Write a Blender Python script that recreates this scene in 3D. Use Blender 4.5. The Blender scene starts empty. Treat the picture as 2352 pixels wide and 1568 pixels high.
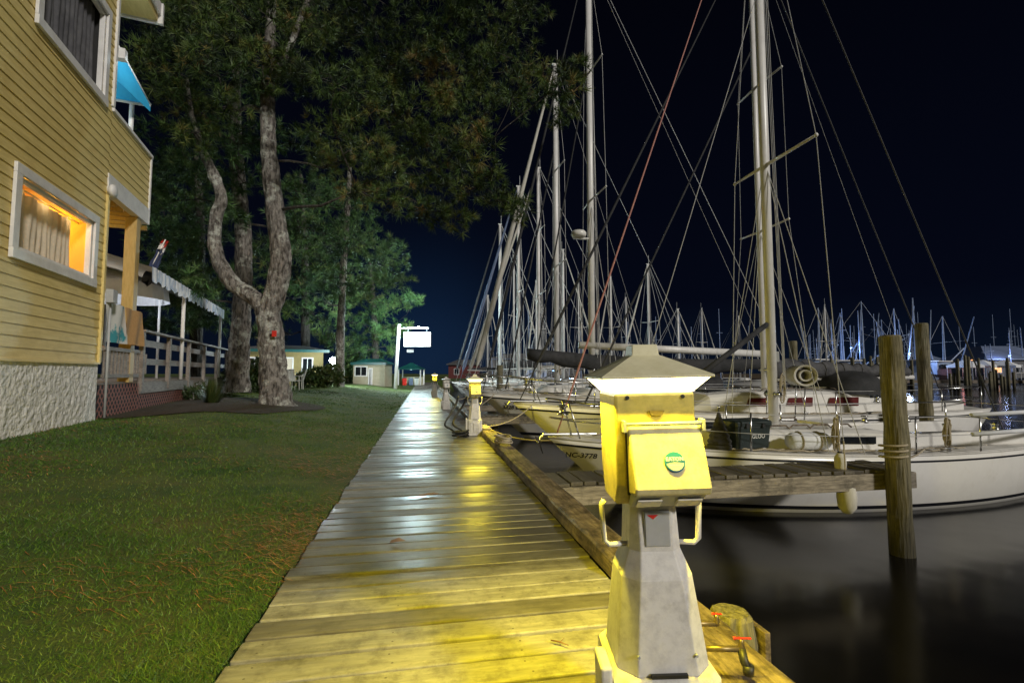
import bpy, bmesh, math, random
import numpy as np
from mathutils import Vector, Matrix, noise
random.seed(7); rng = np.random.default_rng(7)
SC = bpy.context.scene; COL = SC.collection
PI = math.pi; R = math.radians; sin = math.sin; cos = math.cos
# ------------------------------------------------------------------ view geometry
H = 1.15; F = 1100.0; CX, CY = 1176.0, 784.0
YAW = R(10.4); PIT = R(3.7)
fw = Vector((sin(YAW)*cos(PIT), cos(YAW)*cos(PIT), sin(PIT)))
rt = Vector((cos(YAW), -sin(YAW), 0)); up = rt.cross(fw)
fh = Vector((sin(YAW), cos(YAW), 0)); EYE = Vector((0, 0, H))
def ray(px, py): return fw*F + rt*(px-CX) + up*(CY-py)
def at(px, py, d):
    v = ray(px, py); return EYE + v*(d/v.dot(fh))
def onz(px, py, z):
    v = ray(px, py); return EYE + v*((z-H)/v.z)
def V(*a): return Vector(a)
WZ = -0.9
def lawn(x, y):
    t = np.clip((-.75-np.asarray(x, dtype=float))/4.2, 0, 1); s = t*t*(3-2*t)
    return -.03 + .38*s + .018*np.sin(np.asarray(x)*1.3+np.asarray(y)*.7)*t
def lz(x, y): return float(lawn(x, y))
# ------------------------------------------------------------------ mesh helper
class MB:
    def __init__(s): s.v = []; s.f = []
    def add(s, vs, fs):
        o = len(s.v); s.v += [tuple(p) for p in vs]; s.f += [tuple(i+o for i in f) for f in fs]; return s
    def box(s, x0, x1, y0, y1, z0, z1, M=None):
        p = [V(x, y, z) for z in (z0, z1) for x, y in ((x0, y0), (x1, y0), (x1, y1), (x0, y1))]
        if M: p = [M @ q for q in p]
        return s.add(p, [(3, 2, 1, 0), (4, 5, 6, 7), (0, 1, 5, 4), (1, 2, 6, 5), (2, 3, 7, 6), (3, 0, 4, 7)])
    def poly(s, pts): return s.add(pts, [tuple(range(len(pts)))])
    def loft(s, rings, c0=True, c1=True, closed=True):
        n = len(rings[0]); vs = [p for r in rings for p in r]; fs = []
        for i in range(len(rings)-1):
            for j in range(n if closed else n-1):
                k = (j+1) % n; fs.append((i*n+j, i*n+k, (i+1)*n+k, (i+1)*n+j))
        if closed and c0: fs.append(tuple(range(n))[::-1])
        if closed and c1: fs.append(tuple((len(rings)-1)*n+j for j in range(n)))
        return s.add(vs, fs)
    def tube(s, pts, r, n=8, cap=True, flat=1.0, rough=0.0, freq=4.0):
        pts = [Vector(p) for p in pts]; rs = r if isinstance(r, (list, tuple)) else [r]*len(pts)
        rings = []; a = None
        for i, p in enumerate(pts):
            t = (pts[min(i+1, len(pts)-1)]-pts[max(i-1, 0)])
            if t.length < 1e-9: t = V(0, 0, 1)
            t.normalize()
            if a is None:
                a = t.orthogonal().normalized()
                if abs(t.z) > .9: a = (V(1, 0, 0)-t*t.x).normalized()
            a = (a-t*a.dot(t)).normalized(); b = t.cross(a)
            ring = []
            for j in range(n):
                d = a*cos(2*PI*j/n)+b*flat*sin(2*PI*j/n); k = 1.0
                if rough:
                    q = p+d*rs[i]; k += rough*(noise.noise(V(q.x*freq, q.y*freq, q.z*freq*.35))+.6*noise.noise(V(q.x*freq*2.7, q.y*freq*2.7, q.z*freq)))
                ring.append(p+d*rs[i]*k)
            rings.append(ring)
        return s.loft(rings, cap, cap)
    def lathe(s, prof, n=16, c=(0, 0, 0), ax='z'):
        rings = []
        for r, z in prof:
            rr = []
            for j in range(n):
                a = 2*PI*j/n
                if ax == 'z': q = V(r*cos(a), r*sin(a), z)
                elif ax == 'x': q = V(z, r*cos(a), r*sin(a))
                else: q = V(r*sin(a), z, r*cos(a))
                rr.append(q+Vector(c))
            rings.append(rr)
        return s.loft(rings)
    def prism(s, pts, vec):
        a = [Vector(p) for p in pts]; b = [p+Vector(vec) for p in a]
        return s.loft([a, b])
    def build(s, name, m, parent=None, origin=None, smooth=False, bevel=0, rnd=None, recalc=True):
        me = bpy.data.meshes.new(name)
        v = s.v
        if origin is not None: v = [(p[0]-origin[0], p[1]-origin[1], p[2]-origin[2]) for p in v]
        me.from_pydata(v, [], s.f); me.update()
        if recalc and len(s.f) < 60000:
            bm = bmesh.new(); bm.from_mesh(me); bmesh.ops.recalc_face_normals(bm, faces=bm.faces); bm.to_mesh(me); bm.free()
        if rnd is not None:
            at_ = me.attributes.new('rnd', 'FLOAT', 'FACE'); at_.data.foreach_set('value', np.asarray(rnd, dtype=np.float32))
        o = bpy.data.objects.new(name, me); COL.objects.link(o); me.materials.append(m)
        if smooth:
            for p in me.polygons: p.use_smooth = True
        if bevel:
            b = o.modifiers.new('b', 'BEVEL'); b.width = bevel; b.segments = 2; b.limit_method = 'ANGLE'; b.angle_limit = R(40)
        if parent: o.parent = parent
        return o
def tag(o, label, cat, group=None, kind=None):
    if label: o['label'] = label
    if cat: o['category'] = cat
    if group: o['group'] = group
    if kind: o['kind'] = kind
    return o
def thing(name, label, cat, loc=(0, 0, 0), rz=0, group=None):
    o = bpy.data.objects.new(name, None); COL.objects.link(o); o.location = loc; o.rotation_euler = (0, 0, rz)
    o.empty_display_size = .2
    return tag(o, label, cat, group)
def copy_tree(o, parent=None):
    c = o.copy(); COL.objects.link(c); c.parent = parent
    for ch in list(o.children): copy_tree(ch, c)
    return c
def struct(o): o['kind'] = 'structure'; return o
def text_verts(body, size, align='LEFT', fat=0):
    cu = bpy.data.curves.new('lettering', 'FONT'); cu.body = body; cu.size = size; cu.align_x = align; cu.resolution_u = 3; cu.offset = fat
    o = bpy.data.objects.new('lettering', cu); COL.objects.link(o)
    dg = bpy.context.evaluated_depsgraph_get()
    me = bpy.data.meshes.new_from_object(o.evaluated_get(dg))
    vs = [v.co.copy() for v in me.vertices]; fs = [tuple(p.vertices) for p in me.polygons]
    bpy.data.objects.remove(o); bpy.data.meshes.remove(me); bpy.data.curves.remove(cu)
    return vs, fs
# ------------------------------------------------------------------ materials
def mat(name, c1, c2=None, scale=8, rough=.6, metal=0, bump=0, bscale=40, emis=None, es=0, stretch=(1, 1, 1), spec=.5,
        lo=.35, hi=.65, dirt=0, dscale=2.0, dcol=(.03, .025, .02), rnd=None, bdist=.02, dlo=.5, dhi=.68, zdark=None):
    m = bpy.data.materials.new(name); m.use_nodes = True; nt = m.node_tree; N = nt.nodes; L = nt.links
    b = N['Principled BSDF']; b.inputs['Roughness'].default_value = rough; b.inputs['Metallic'].default_value = metal
    b.inputs['Specular IOR Level'].default_value = spec
    b.inputs['Base Color'].default_value = (*c1, 1)
    tc = N.new('ShaderNodeTexCoord'); mp = N.new('ShaderNodeMapping'); mp.inputs['Scale'].default_value = stretch
    L.new(tc.outputs['Object'], mp.inputs['Vector'])
    col = None
    if c2:
        n = N.new('ShaderNodeTexNoise'); n.inputs['Scale'].default_value = scale; n.inputs['Detail'].default_value = 8; n.inputs['Roughness'].default_value = .65
        L.new(mp.outputs[0], n.inputs['Vector'])
        r = N.new('ShaderNodeValToRGB'); r.color_ramp.elements[0].position = lo; r.color_ramp.elements[1].position = hi
        r.color_ramp.elements[0].color = (*c1, 1); r.color_ramp.elements[1].color = (*c2, 1)
        L.new(n.outputs['Fac'], r.inputs['Fac']); col = r.outputs['Color']
    if rnd:
        a = N.new('ShaderNodeAttribute'); a.attribute_name = 'rnd'
        r2 = N.new('ShaderNodeValToRGB'); els = r2.color_ramp.elements
        els[0].color = (*rnd[0], 1); els[1].color = (*rnd[-1], 1)
        for i, c in enumerate(rnd[1:-1]):
            e = els.new((i+1)/(len(rnd)-1)); e.color = (*c, 1)
        L.new(a.outputs['Fac'], r2.inputs['Fac'])
        if col is None: col = r2.outputs['Color']
        else:
            mx = N.new('ShaderNodeMix'); mx.data_type = 'RGBA'; mx.blend_type = 'MULTIPLY'; mx.inputs[0].default_value = 1
            L.new(col, mx.inputs[6]); L.new(r2.outputs['Color'], mx.inputs[7]); col = mx.outputs[2]
    if dirt:
        n2 = N.new('ShaderNodeTexNoise'); n2.inputs['Scale'].default_value = dscale; n2.inputs['Detail'].default_value = 10; n2.inputs['Roughness'].default_value = .75
        L.new(tc.outputs['Object'], n2.inputs['Vector'])
        r3 = N.new('ShaderNodeValToRGB'); r3.color_ramp.elements[0].position = dlo; r3.color_ramp.elements[1].position = dhi
        r3.color_ramp.elements[0].color = (0, 0, 0, 1); r3.color_ramp.elements[1].color = (dirt, dirt, dirt, 1)
        L.new(n2.outputs['Fac'], r3.inputs['Fac'])
        mx = N.new('ShaderNodeMix'); mx.data_type = 'RGBA'
        L.new(r3.outputs['Color'], mx.inputs[0])
        if col is None: mx.inputs[6].default_value = (*c1, 1)
        else: L.new(col, mx.inputs[6])
        mx.inputs[7].default_value = (*dcol, 1); col = mx.outputs[2]
    if zdark:   # wet, weedy band low on the thing
        sp_ = N.new('ShaderNodeSeparateXYZ'); L.new(tc.outputs['Object'], sp_.inputs[0]); mr = N.new('ShaderNodeMapRange')
        mr.inputs[1].default_value = zdark[0]; mr.inputs[2].default_value = zdark[1]; mr.inputs[3].default_value = .25; mr.inputs[4].default_value = 1
        L.new(sp_.outputs['Z'], mr.inputs[0]); mx = N.new('ShaderNodeMix'); mx.data_type = 'RGBA'; mx.blend_type = 'MULTIPLY'; mx.inputs[0].default_value = 1
        L.new(col, mx.inputs[6]); L.new(mr.outputs[0], mx.inputs[7]); col = mx.outputs[2]
    if col: L.new(col, b.inputs['Base Color'])
    if bump:
        n3 = N.new('ShaderNodeTexNoise'); n3.inputs['Scale'].default_value = bscale; n3.inputs['Detail'].default_value = 6
        L.new(mp.outputs[0], n3.inputs['Vector'])
        bp = N.new('ShaderNodeBump'); bp.inputs['Strength'].default_value = bump; bp.inputs['Distance'].default_value = bdist
        L.new(n3.outputs['Fac'], bp.inputs['Height']); L.new(bp.outputs['Normal'], b.inputs['Normal'])
    if emis:
        b.inputs['Emission Color'].default_value = (*emis, 1); b.inputs['Emission Strength'].default_value = es
    return m
M = {}
M['siding'] = mat('yellow_siding', (.63, .49, .175), (.76, .61, .245), 3, .55, bump=.3, bscale=8, bdist=.006, stretch=(1.0, 7, 9), dirt=.5, dscale=1.6, dcol=(.50, .36, .12))
M['stucco'] = mat('white_stucco', (.70, .70, .72), (.92, .92, .93), 9, .9, bump=1.0, bscale=11, bdist=.06, dirt=.4, dscale=3, dcol=(.52, .51, .52))
M['trim'] = mat('white_trim', (.68, .67, .67), (.80, .79, .78), 6, .5, bump=.1, dirt=.3, dscale=4, dcol=(.42, .40, .36))
M['curtain'] = mat('curtain_cloth', (.54, .47, .36), (.62, .54, .43), 20, .9)
M['gcurtain'] = mat('grey_curtain_cloth', (.07, .07, .08), (.12, .12, .13), 5, .9)
M['room'] = mat('orange_glow_room', (.80, .46, .05), (.85, .5, .06), 3, .8)  # orange window glow put into the wall colour of the room
M['dark'] = mat('dark_void', (.012, .012, .014), (.02, .02, .02), 5, .8)
M['glass'] = mat('dark_glass', (.01, .012, .016), (.015, .018, .02), 3, .05, spec=.8)
M['blue'] = mat('blue_canvas', (.02, .33, .62), (.03, .40, .70), 4, .8)
M['canvas'] = mat('white_canvas', (.68, .70, .74), (.8, .82, .86), 5, .8, bump=.2, bscale=6)
M['valance'] = mat('striped_canvas', (.82, .86, .92), (.42, .52, .68), 9, .8, stretch=(1, 1, .2), lo=.48, hi=.54)
M['deckwood'] = mat('weathered_wood', (.13, .10, .08), (.26, .22, .18), 6, .75, bump=.3, bscale=6, bdist=.008, stretch=(1, 8, 8))
M['railwood'] = mat('brown_rail_wood', (.15, .13, .115), (.27, .24, .215), 5, .7, bump=.3, bscale=6, bdist=.008, stretch=(1, 8, 8), dirt=.7, dscale=4, dcol=(.07, .06, .05))
M['greywood'] = mat('grey_driftwood', (.15, .13, .10), (.38, .33, .26), 4, .75, bump=.6, bscale=5, bdist=.01, stretch=(1.2, 9, 9), dirt=.85, dscale=4, dcol=(.05, .045, .03))
M['timber'] = mat('edge_timber_wood', (.09, .065, .045), (.32, .25, .175), 4, .6, bump=.7, bscale=5, bdist=.012, stretch=(9, 1.0, 9), dirt=.9, dscale=5, dcol=(.04, .03, .022), dlo=.45, dhi=.62)
M['postwood'] = mat('yellow_post_wood', (.42, .29, .09), (.52, .37, .14), 5, .6, bump=.3, bscale=6, bdist=.006, stretch=(6, 6, 1))
M['lattice'] = mat('red_lattice_wood', (.26, .10, .085), (.35, .15, .12), 8, .8)
M['pile'] = mat('pile_wood', (.085, .075, .042), (.27, .24, .15), 5, .85, bump=.9, bscale=5, bdist=.02, stretch=(8, 8, .6), dirt=.7, dscale=2.5, dcol=(.05, .055, .025), zdark=(.1, 1.1))
M['bark'] = mat('pine_bark', (.035, .029, .024), (.23, .21, .19), 8, .95, bump=1.0, bscale=9, bdist=.06, stretch=(1.6, 1.6, .55), lo=.38, hi=.60, dirt=.95, dscale=2.6, dcol=(.42, .43, .385), dlo=.52, dhi=.61)
M['dbark'] = mat('dark_pine_bark', (.02, .017, .014), (.09, .08, .07), 8, .95, bump=1.0, bscale=9, bdist=.06, stretch=(1.6, 1.6, .55))
M['needle'] = mat('pine_needles', (.035, .06, .015), None, rough=.6, rnd=[(.012, .026, .006), (.040, .085, .016), (.085, .14, .024), (.135, .165, .034), (.21, .15, .045)])
M['needlef'] = mat('pine_needles_fresh', (.035, .06, .015), None, rough=.6, rnd=[(.012, .036, .011), (.040, .105, .027), (.085, .175, .048), (.14, .20, .06)])
M['leaf'] = mat('shrub_leaves', (.04, .07, .02), None, rough=.5, rnd=[(.02, .04, .01), (.045, .08, .016), (.10, .10, .025)])
M['grass'] = mat('grass_blades', (.05, .08, .01), None, rough=.55, rnd=[(.024, .072, .008), (.070, .155, .012), (.135, .20, .02), (.22, .19, .05)])
M['straw'] = mat('pine_straw', (.30, .10, .03), None, rough=.6, rnd=[(.20, .07, .025), (.36, .14, .05), (.44, .23, .10)])
M['lawn'] = mat('lawn_soil', (.025, .068, .007), (.088, .115, .02), 1.6, .9, bump=.8, bscale=60, dirt=.7, dscale=.9, dcol=(.13, .085, .032), dlo=.50, dhi=.70)
M['mulch'] = mat('pine_straw_mulch', (.022, .018, .010), (.06, .038, .02), 14, .95, bump=1, bscale=50)
M['plastic'] = mat('grimy_offwhite_plastic', (.58, .56, .54), (.74, .72, .69), 30, .5, bump=.1, bscale=120, bdist=.004, dirt=.65, dscale=7, dcol=(.28, .26, .24), dlo=.52, dhi=.74, lo=.28, hi=.56)
M['plasticy'] = mat('lamp_yellow_plastic', (.40, .335, .085), (.56, .475, .14), 22, .42, bump=.1, bscale=120, bdist=.004, dirt=.8, dscale=8, dcol=(.19, .15, .04), lo=.3, hi=.58)  # off-white housing with the lamp's yellow light put into its colour
M['coverp'] = mat('cream_cover_plastic', (.54, .49, .26), (.66, .60, .34), 18, .42, bump=.1, bscale=120, bdist=.004, dirt=.6, dscale=8, dcol=(.30, .25, .09), lo=.3, hi=.58)  # off-white cover, paler lamp yellow painted into its colour
M['roofp'] = mat('cream_roof_plastic', (.76, .71, .46), (.86, .81, .56), 14, .5, bump=.1, bscale=120, bdist=.004, dirt=.4, dscale=8, dcol=(.48, .42, .22))
M['lens'] = mat('lamp_lens', (.9, .85, .6), rough=.3, emis=(1, .88, .46), es=6.0)
M['lensoff'] = mat('unlit_lens', (.5, .5, .48), (.56, .56, .5), 5, .3)
M['teal'] = mat('teal_emblem', (.004, .11, .22), (.006, .13, .25), 5, .4)
M['whitep'] = mat('white_print', (.8, .8, .78), (.85, .85, .8), 5, .5)
M['red'] = mat('red_paint', (.50, .02, .015), (.60, .03, .02), 8, .35)
M['black'] = mat('black_rubber', (.012, .012, .012), (.025, .025, .025), 8, .5)
M['metal'] = mat('stainless_steel', (.62, .62, .6), (.72, .72, .7), 10, .25, metal=1)
M['brass'] = mat('dull_brass', (.16, .12, .06), (.22, .17, .09), 10, .4, metal=.7)
M['grey'] = mat('grey_box_paint', (.36, .37, .38), (.44, .45, .46), 8, .5)
M['gel'] = mat('white_gelcoat', (.80, .785, .75), (.87, .855, .82), 3, .22, dirt=.4, dscale=1.5, dcol=(.54, .51, .44))
M['deck'] = mat('boat_deck_paint', (.50, .485, .455), (.68, .66, .62), 5, .55, bump=.2, bscale=120, bdist=.004, dirt=.65, dscale=2.5, dcol=(.18, .17, .15))
M['navy'] = mat('navy_stripe', (.006, .007, .012), (.01, .011, .016), 4, .4)
M['maroon'] = mat('maroon_window', (.10, .022, .02), (.14, .03, .03), 5, .15)
M['alu'] = mat('mast_aluminium', (.68, .67, .65), (.80, .79, .77), 3, .35, stretch=(4, 4, .5), dirt=.35, dscale=3, dcol=(.42, .40, .37))
M['farmast'] = mat('blue_lamplit_far_mast', (.20, .27, .42), (.34, .42, .60), 2, .5)  # blue of the harbour lamps tinted into the colour
M['wire'] = mat('rigging_wire', (.42, .42, .42), (.55, .55, .54), 6, .4)
M['dwire'] = mat('dark_rigging', (.05, .05, .055), (.09, .09, .09), 6, .6)
M['redline'] = mat('faded_red_sailcloth', (.42, .18, .16), (.5, .24, .2), 8, .7)
M['sail'] = mat('furled_white_sail', (.50, .48, .42), (.62, .60, .54), 6, .8, stretch=(3, 3, 1))
M['dcover'] = mat('dark_sail_cover', (.018, .02, .022), (.04, .04, .044), 4, .85, bump=.6, bscale=8)
M['gcover'] = mat('grey_sail_cover', (.045, .045, .05), (.10, .10, .105), 4, .85, bump=1, bscale=6, bdist=.06)
M['rope'] = mat('dock_rope', (.34, .29, .20), (.46, .40, .30), 40, .9, bump=.6, bscale=120, bdist=.004)
M['cooler'] = mat('dark_cooler_plastic', (.014, .022, .022), (.022, .034, .034), 6, .45)
M['signw'] = mat('lit_sign_face', (.9, .9, .9), rough=.4, emis=(.92, 1, 1), es=4)
M['lampw'] = mat('white_lamp', (.9, .9, .9), emis=(.85, .95, 1), es=60)
M['lampb'] = mat('blue_lamp', (.3, .5, .9), emis=(.30, .55, 1), es=4)
M['lampo'] = mat('orange_lamp', (.9, .5, .2), emis=(1, .40, .14), es=1.2)
M['groof'] = mat('green_metal_roof', (.008, .07, .07), (.012, .10, .09), 5, .4)
M['cottage'] = mat('cottage_yellow_paint', (.22, .175, .06), (.27, .21, .08), 4, .7)
M['shed'] = mat('shed_cream_paint', (.36, .33, .23), (.44, .40, .29), 4, .7)
M['redwall'] = mat('red_wall_paint', (.10, .02, .018), (.13, .028, .024), 4, .7)
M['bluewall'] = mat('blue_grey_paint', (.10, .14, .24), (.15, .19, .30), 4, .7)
M['navycloth'] = mat('navy_flag_cloth', (.02, .03, .08), (.03, .045, .11), 6, .9)
M['rust'] = mat('rusty_hull_paint', (.07, .08, .10), (.13, .12, .11), 3, .6)
M['tan'] = mat('tan_towel', (.46, .26, .10), (.52, .3, .12), 20, .95)
M['white_teal'] = mat('white_and_teal_towel', (.64, .64, .62), (.05, .30, .36), 1.4, .95, lo=.56, hi=.6)
M['leaftan'] = mat('dry_twig', (.16, .08, .04), (.22, .12, .06), 20, .8)

def plank_mat(name, c1, c2, grain, wet=True):
    m = mat(name, c1, c2, 4, .55, bump=.4, bscale=5, bdist=.006, stretch=grain, rnd=[(.36, .345, .32), (.66, .65, .63), (.84, .84, .84), (1, 1, 1)], lo=.28, hi=.72, dirt=.75, dscale=7, dcol=(.08, .07, .05), dlo=.47, dhi=.68)
    nt = m.node_tree; N = nt.nodes; L = nt.links; b = N['Principled BSDF']
    if wet:
        tc = N.new('ShaderNodeTexCoord'); mp = N.new('ShaderNodeMapping'); mp.inputs['Scale'].default_value = (.45, 1.3, 1)
        L.new(tc.outputs['Object'], mp.inputs['Vector'])
        n = N.new('ShaderNodeTexNoise'); n.inputs['Scale'].default_value = 1.3; n.inputs['Detail'].default_value = 7
        L.new(mp.outputs[0], n.inputs['Vector'])
        sp = N.new('ShaderNodeSeparateXYZ'); L.new(tc.outputs['Object'], sp.inputs[0])
        mr = N.new('ShaderNodeMapRange'); mr.inputs[1].default_value = 2.75; mr.inputs[2].default_value = 3.0; mr.inputs[3].default_value = -.2; mr.inputs[4].default_value = .15
        L.new(sp.outputs['Y'], mr.inputs[0])
        m2 = N.new('ShaderNodeMapRange'); m2.inputs[1].default_value = 3.5; m2.inputs[2].default_value = 4.1; m2.inputs[3].default_value = 0; m2.inputs[4].default_value = -.16
        L.new(sp.outputs['Y'], m2.inputs[0])
        ad = N.new('ShaderNodeMath'); L.new(n.outputs['Fac'], ad.inputs[0]); L.new(mr.outputs[0], ad.inputs[1])
        ad2 = N.new('ShaderNodeMath'); L.new(ad.outputs[0], ad2.inputs[0]); L.new(m2.outputs[0], ad2.inputs[1])
        a = N.new('ShaderNodeAttribute'); a.attribute_name = 'rnd'
        a3 = N.new('ShaderNodeMath'); a3.operation = 'MULTIPLY_ADD'; a3.inputs[1].default_value = .20; L.new(a.outputs['Fac'], a3.inputs[0]); L.new(ad2.outputs[0], a3.inputs[2])
        r = N.new('ShaderNodeMapRange'); r.inputs[1].default_value = .48; r.inputs[2].default_value = .70; r.inputs[3].default_value = .55; r.inputs[4].default_value = .30
        L.new(a3.outputs[0], r.inputs[0]); L.new(r.outputs[0], b.inputs['Roughness'])
        src = b.inputs['Base Color'].links[0].from_socket
        dk = N.new('ShaderNodeMapRange'); dk.inputs[1].default_value = .48; dk.inputs[2].default_value = .7; dk.inputs[3].default_value = 1; dk.inputs[4].default_value = .45
        L.new(a3.outputs[0], dk.inputs[0])
        mx = N.new('ShaderNodeMix'); mx.data_type = 'RGBA'; mx.blend_type = 'MULTIPLY'; mx.inputs[0].default_value = 1
        L.new(src, mx.inputs[6]); L.new(dk.outputs[0], mx.inputs[7]); L.new(mx.outputs[2], b.inputs['Base Color'])
    return m
M['planks'] = plank_mat('boardwalk_planks', (.19, .175, .15), (.43, .41, .365), (1.0, 7, 7))
M['pplanks'] = plank_mat('pier_planks', (.08, .07, .055), (.22, .195, .15), (9, 1.4, 9), False)
def water_mat():
    m = mat('harbour_water', (.004, .004, .0045), (.007, .0065, .0065), .6, .17, spec=.35)
    nt = m.node_tree; N = nt.nodes; L = nt.links; b = N['Principled BSDF']
    tc = N.new('ShaderNodeTexCoord'); n = N.new('ShaderNodeTexNoise'); n.inputs['Scale'].default_value = .9; n.inputs['Detail'].default_value = 2
    L.new(tc.outputs['Object'], n.inputs['Vector'])
    bp = N.new('ShaderNodeBump'); bp.inputs['Strength'].default_value = .16; bp.inputs['Distance'].default_value = .08
    L.new(n.outputs['Fac'], bp.inputs['Height']); L.new(bp.outputs['Normal'], b.inputs['Normal'])
    return m
M['water'] = water_mat()

# ------------------------------------------------------------------ lights
def aim(o, d): o.rotation_euler = Vector(d).to_track_quat('-Z', 'Y').to_euler()
def point(loc, w, col, r=.05, name='lamp'):
    l = bpy.data.lights.new(name, 'POINT'); l.energy = w; l.color = col; l.shadow_soft_size = r
    o = bpy.data.objects.new(name, l); COL.objects.link(o); o.location = loc; return o
def area(loc, d, w, col, sx, sy, name='lamp'):
    l = bpy.data.lights.new(name, 'AREA'); l.energy = w; l.color = col; l.shape = 'RECTANGLE'; l.size = sx; l.size_y = sy
    o = bpy.data.objects.new(name, l); COL.objects.link(o); o.location = loc; aim(o, d); return o
sl = bpy.data.lights.new('night_fill', 'SUN'); sl.energy = 2.1; sl.angle = R(6); sl.color = (1, .95, .87)
so = bpy.data.objects.new('night_fill', sl); COL.objects.link(so); so.location = (5, -10, 20); aim(so, (-.46, .73, -.45))  # broad fill added from behind the camera; a night scene without sun
w = bpy.data.worlds.new('World'); SC.world = w; w.use_nodes = True
N = w.node_tree.nodes; L = w.node_tree.links; bg = N['Background']
tc = N.new('ShaderNodeTexCoord'); sp = N.new('ShaderNodeSeparateXYZ'); rp = N.new('ShaderNodeValToRGB')
L.new(tc.outputs['Generated'], sp.inputs[0]); L.new(sp.outputs['Z'], rp.inputs['Fac'])
e = rp.color_ramp.elements; e[0].position = 0; e[0].color = (.0030, .0062, .015, 1); e[1].position = .7; e[1].color = (.0007, .0009, .0024, 1)
k = e.new(.14); k.color = (.0014, .0023, .007, 1)
dt = N.new('ShaderNodeVectorMath'); dt.operation = 'DOT_PRODUCT'; dt.inputs[1].default_value = V(.0, 1, .05).normalized(); L.new(tc.outputs['Generated'], dt.inputs[0])
pw_ = N.new('ShaderNodeMath'); pw_.operation = 'POWER'; pw_.inputs[1].default_value = 70; L.new(dt.outputs['Value'], pw_.inputs[0])
mx = N.new('ShaderNodeMix'); mx.data_type = 'RGBA'; mx.blend_type = 'ADD'; mx.inputs[7].default_value = (.003, .011, .030, 1)
L.new(pw_.outputs[0], mx.inputs[0]); L.new(rp.outputs['Color'], mx.inputs[6]); L.new(mx.outputs[2], bg.inputs['Color'])
bg.inputs['Strength'].default_value = 1.0
# ------------------------------------------------------------------ camera
cam = bpy.data.cameras.new('camera'); cam.lens = F/2352*36; cam.sensor_width = 36; cam.clip_start = .05; cam.clip_end = 2000
co = bpy.data.objects.new('camera', cam); COL.objects.link(co)
co.matrix_world = Matrix(((rt.x, up.x, -fw.x, 0), (rt.y, up.y, -fw.y, 0), (rt.z, up.z, -fw.z, H), (0, 0, 0, 1)))
SC.camera = co
SC.view_settings.view_transform = 'Standard'; SC.view_settings.look = 'None'; SC.view_settings.exposure = 0

# ================================================================== SETTING
XR = 1.03      # right edge of the boards
xs = list(np.arange(-.72, -12, -.35))+[-14, -18, -25, -40, -80, -200]
ys = [-30, -15]+list(np.arange(-6, 60, .6))+[62, 75, 100, 160, 300]
b = MB(); nx = len(xs)
b.v = [(x, y, lz(x, y)) for y in ys for x in xs]
b.f = [(j*nx+i, j*nx+i+1, (j+1)*nx+i+1, (j+1)*nx+i) for j in range(len(ys)-1) for i in range(nx-1)]
struct(b.build('lawn', M['lawn'], smooth=True))
b = MB(); b.box(-.8, 1.25, -6, 58, -.5, -.075); struct(b.build('boardwalk_substructure', M['dark']))
b = MB(); rnds = []
y = -4.0
while y < 57.5:
    j = random.uniform(-.012, .012); z = random.uniform(-.005, .003); q = random.random()
    b.box(-.75+j, XR+.01, y, y+.140, -.042, z); rnds += [q]*6
    if .8 < y < 10:
        for sx in (-.66, -.12, .42, .93):
            for sy in (.035, .105):
                cx_, cy_ = sx+random.uniform(-.012, .012), y+sy+random.uniform(-.006, .006)
                b.add([(cx_+.0052*cos(a*PI/3), cy_+.0052*sin(a*PI/3), z+.0008) for a in range(6)], [tuple(range(6))]); rnds.append(-.3)
    y += .158
struct(b.build('boardwalk', M['planks'], rnd=rnds, bevel=.006, recalc=False))
b = MB(); b.box(1.27, 1.33, -8, 60, -2.5, -.02)
for i in range(120): b.box(1.33, 1.36, -8+i*.5, -8+i*.5+.3, -2.5, -.06)
struct(b.build('bulkhead', M['deckwood']))
b = MB(); b.poly([(1.2, -60, WZ), (600, -60, WZ), (600, 700, WZ), (1.2, 700, WZ)]); struct(b.build('water', M['water']))
b = MB(); b.box(-200, 18, 66, 300, -1.5, .05); struct(b.build('far_bank', M['lawn']))
b = MB(); b.box(18, 500, 150, 300, -1.5, .4); struct(b.build('far_shore', M['mulch']))
tb = at(640, 925, 13.0)
b = MB(); cx, cy = tb.x-1.3, tb.y-.6; nr, na = 6, 56; vs = [(cx, cy, lz(cx, cy)+.03)]
for k in range(1, nr+1):
    for a in range(na):
        th = 2*PI*a/na; rr = (1+.12*sin(3*th+1)+.08*sin(7*th))*k/nr
        x, y = cx+cos(th)*2.1*rr, cy+sin(th)*3.4*rr; vs.append((x, y, lz(x, y)+.03-.012*k/nr))
fs = [(0, 1+a, 1+(a+1) % na) for a in range(na)]
for k in range(nr-1):
    for a in range(na):
        c = (a+1) % na; fs.append((1+k*na+a, 1+k*na+c, 1+(k+1)*na+c, 1+(k+1)*na+a))
b.add(vs, fs); struct(b.build('mulch_bed', M['mulch'], smooth=True))

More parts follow.
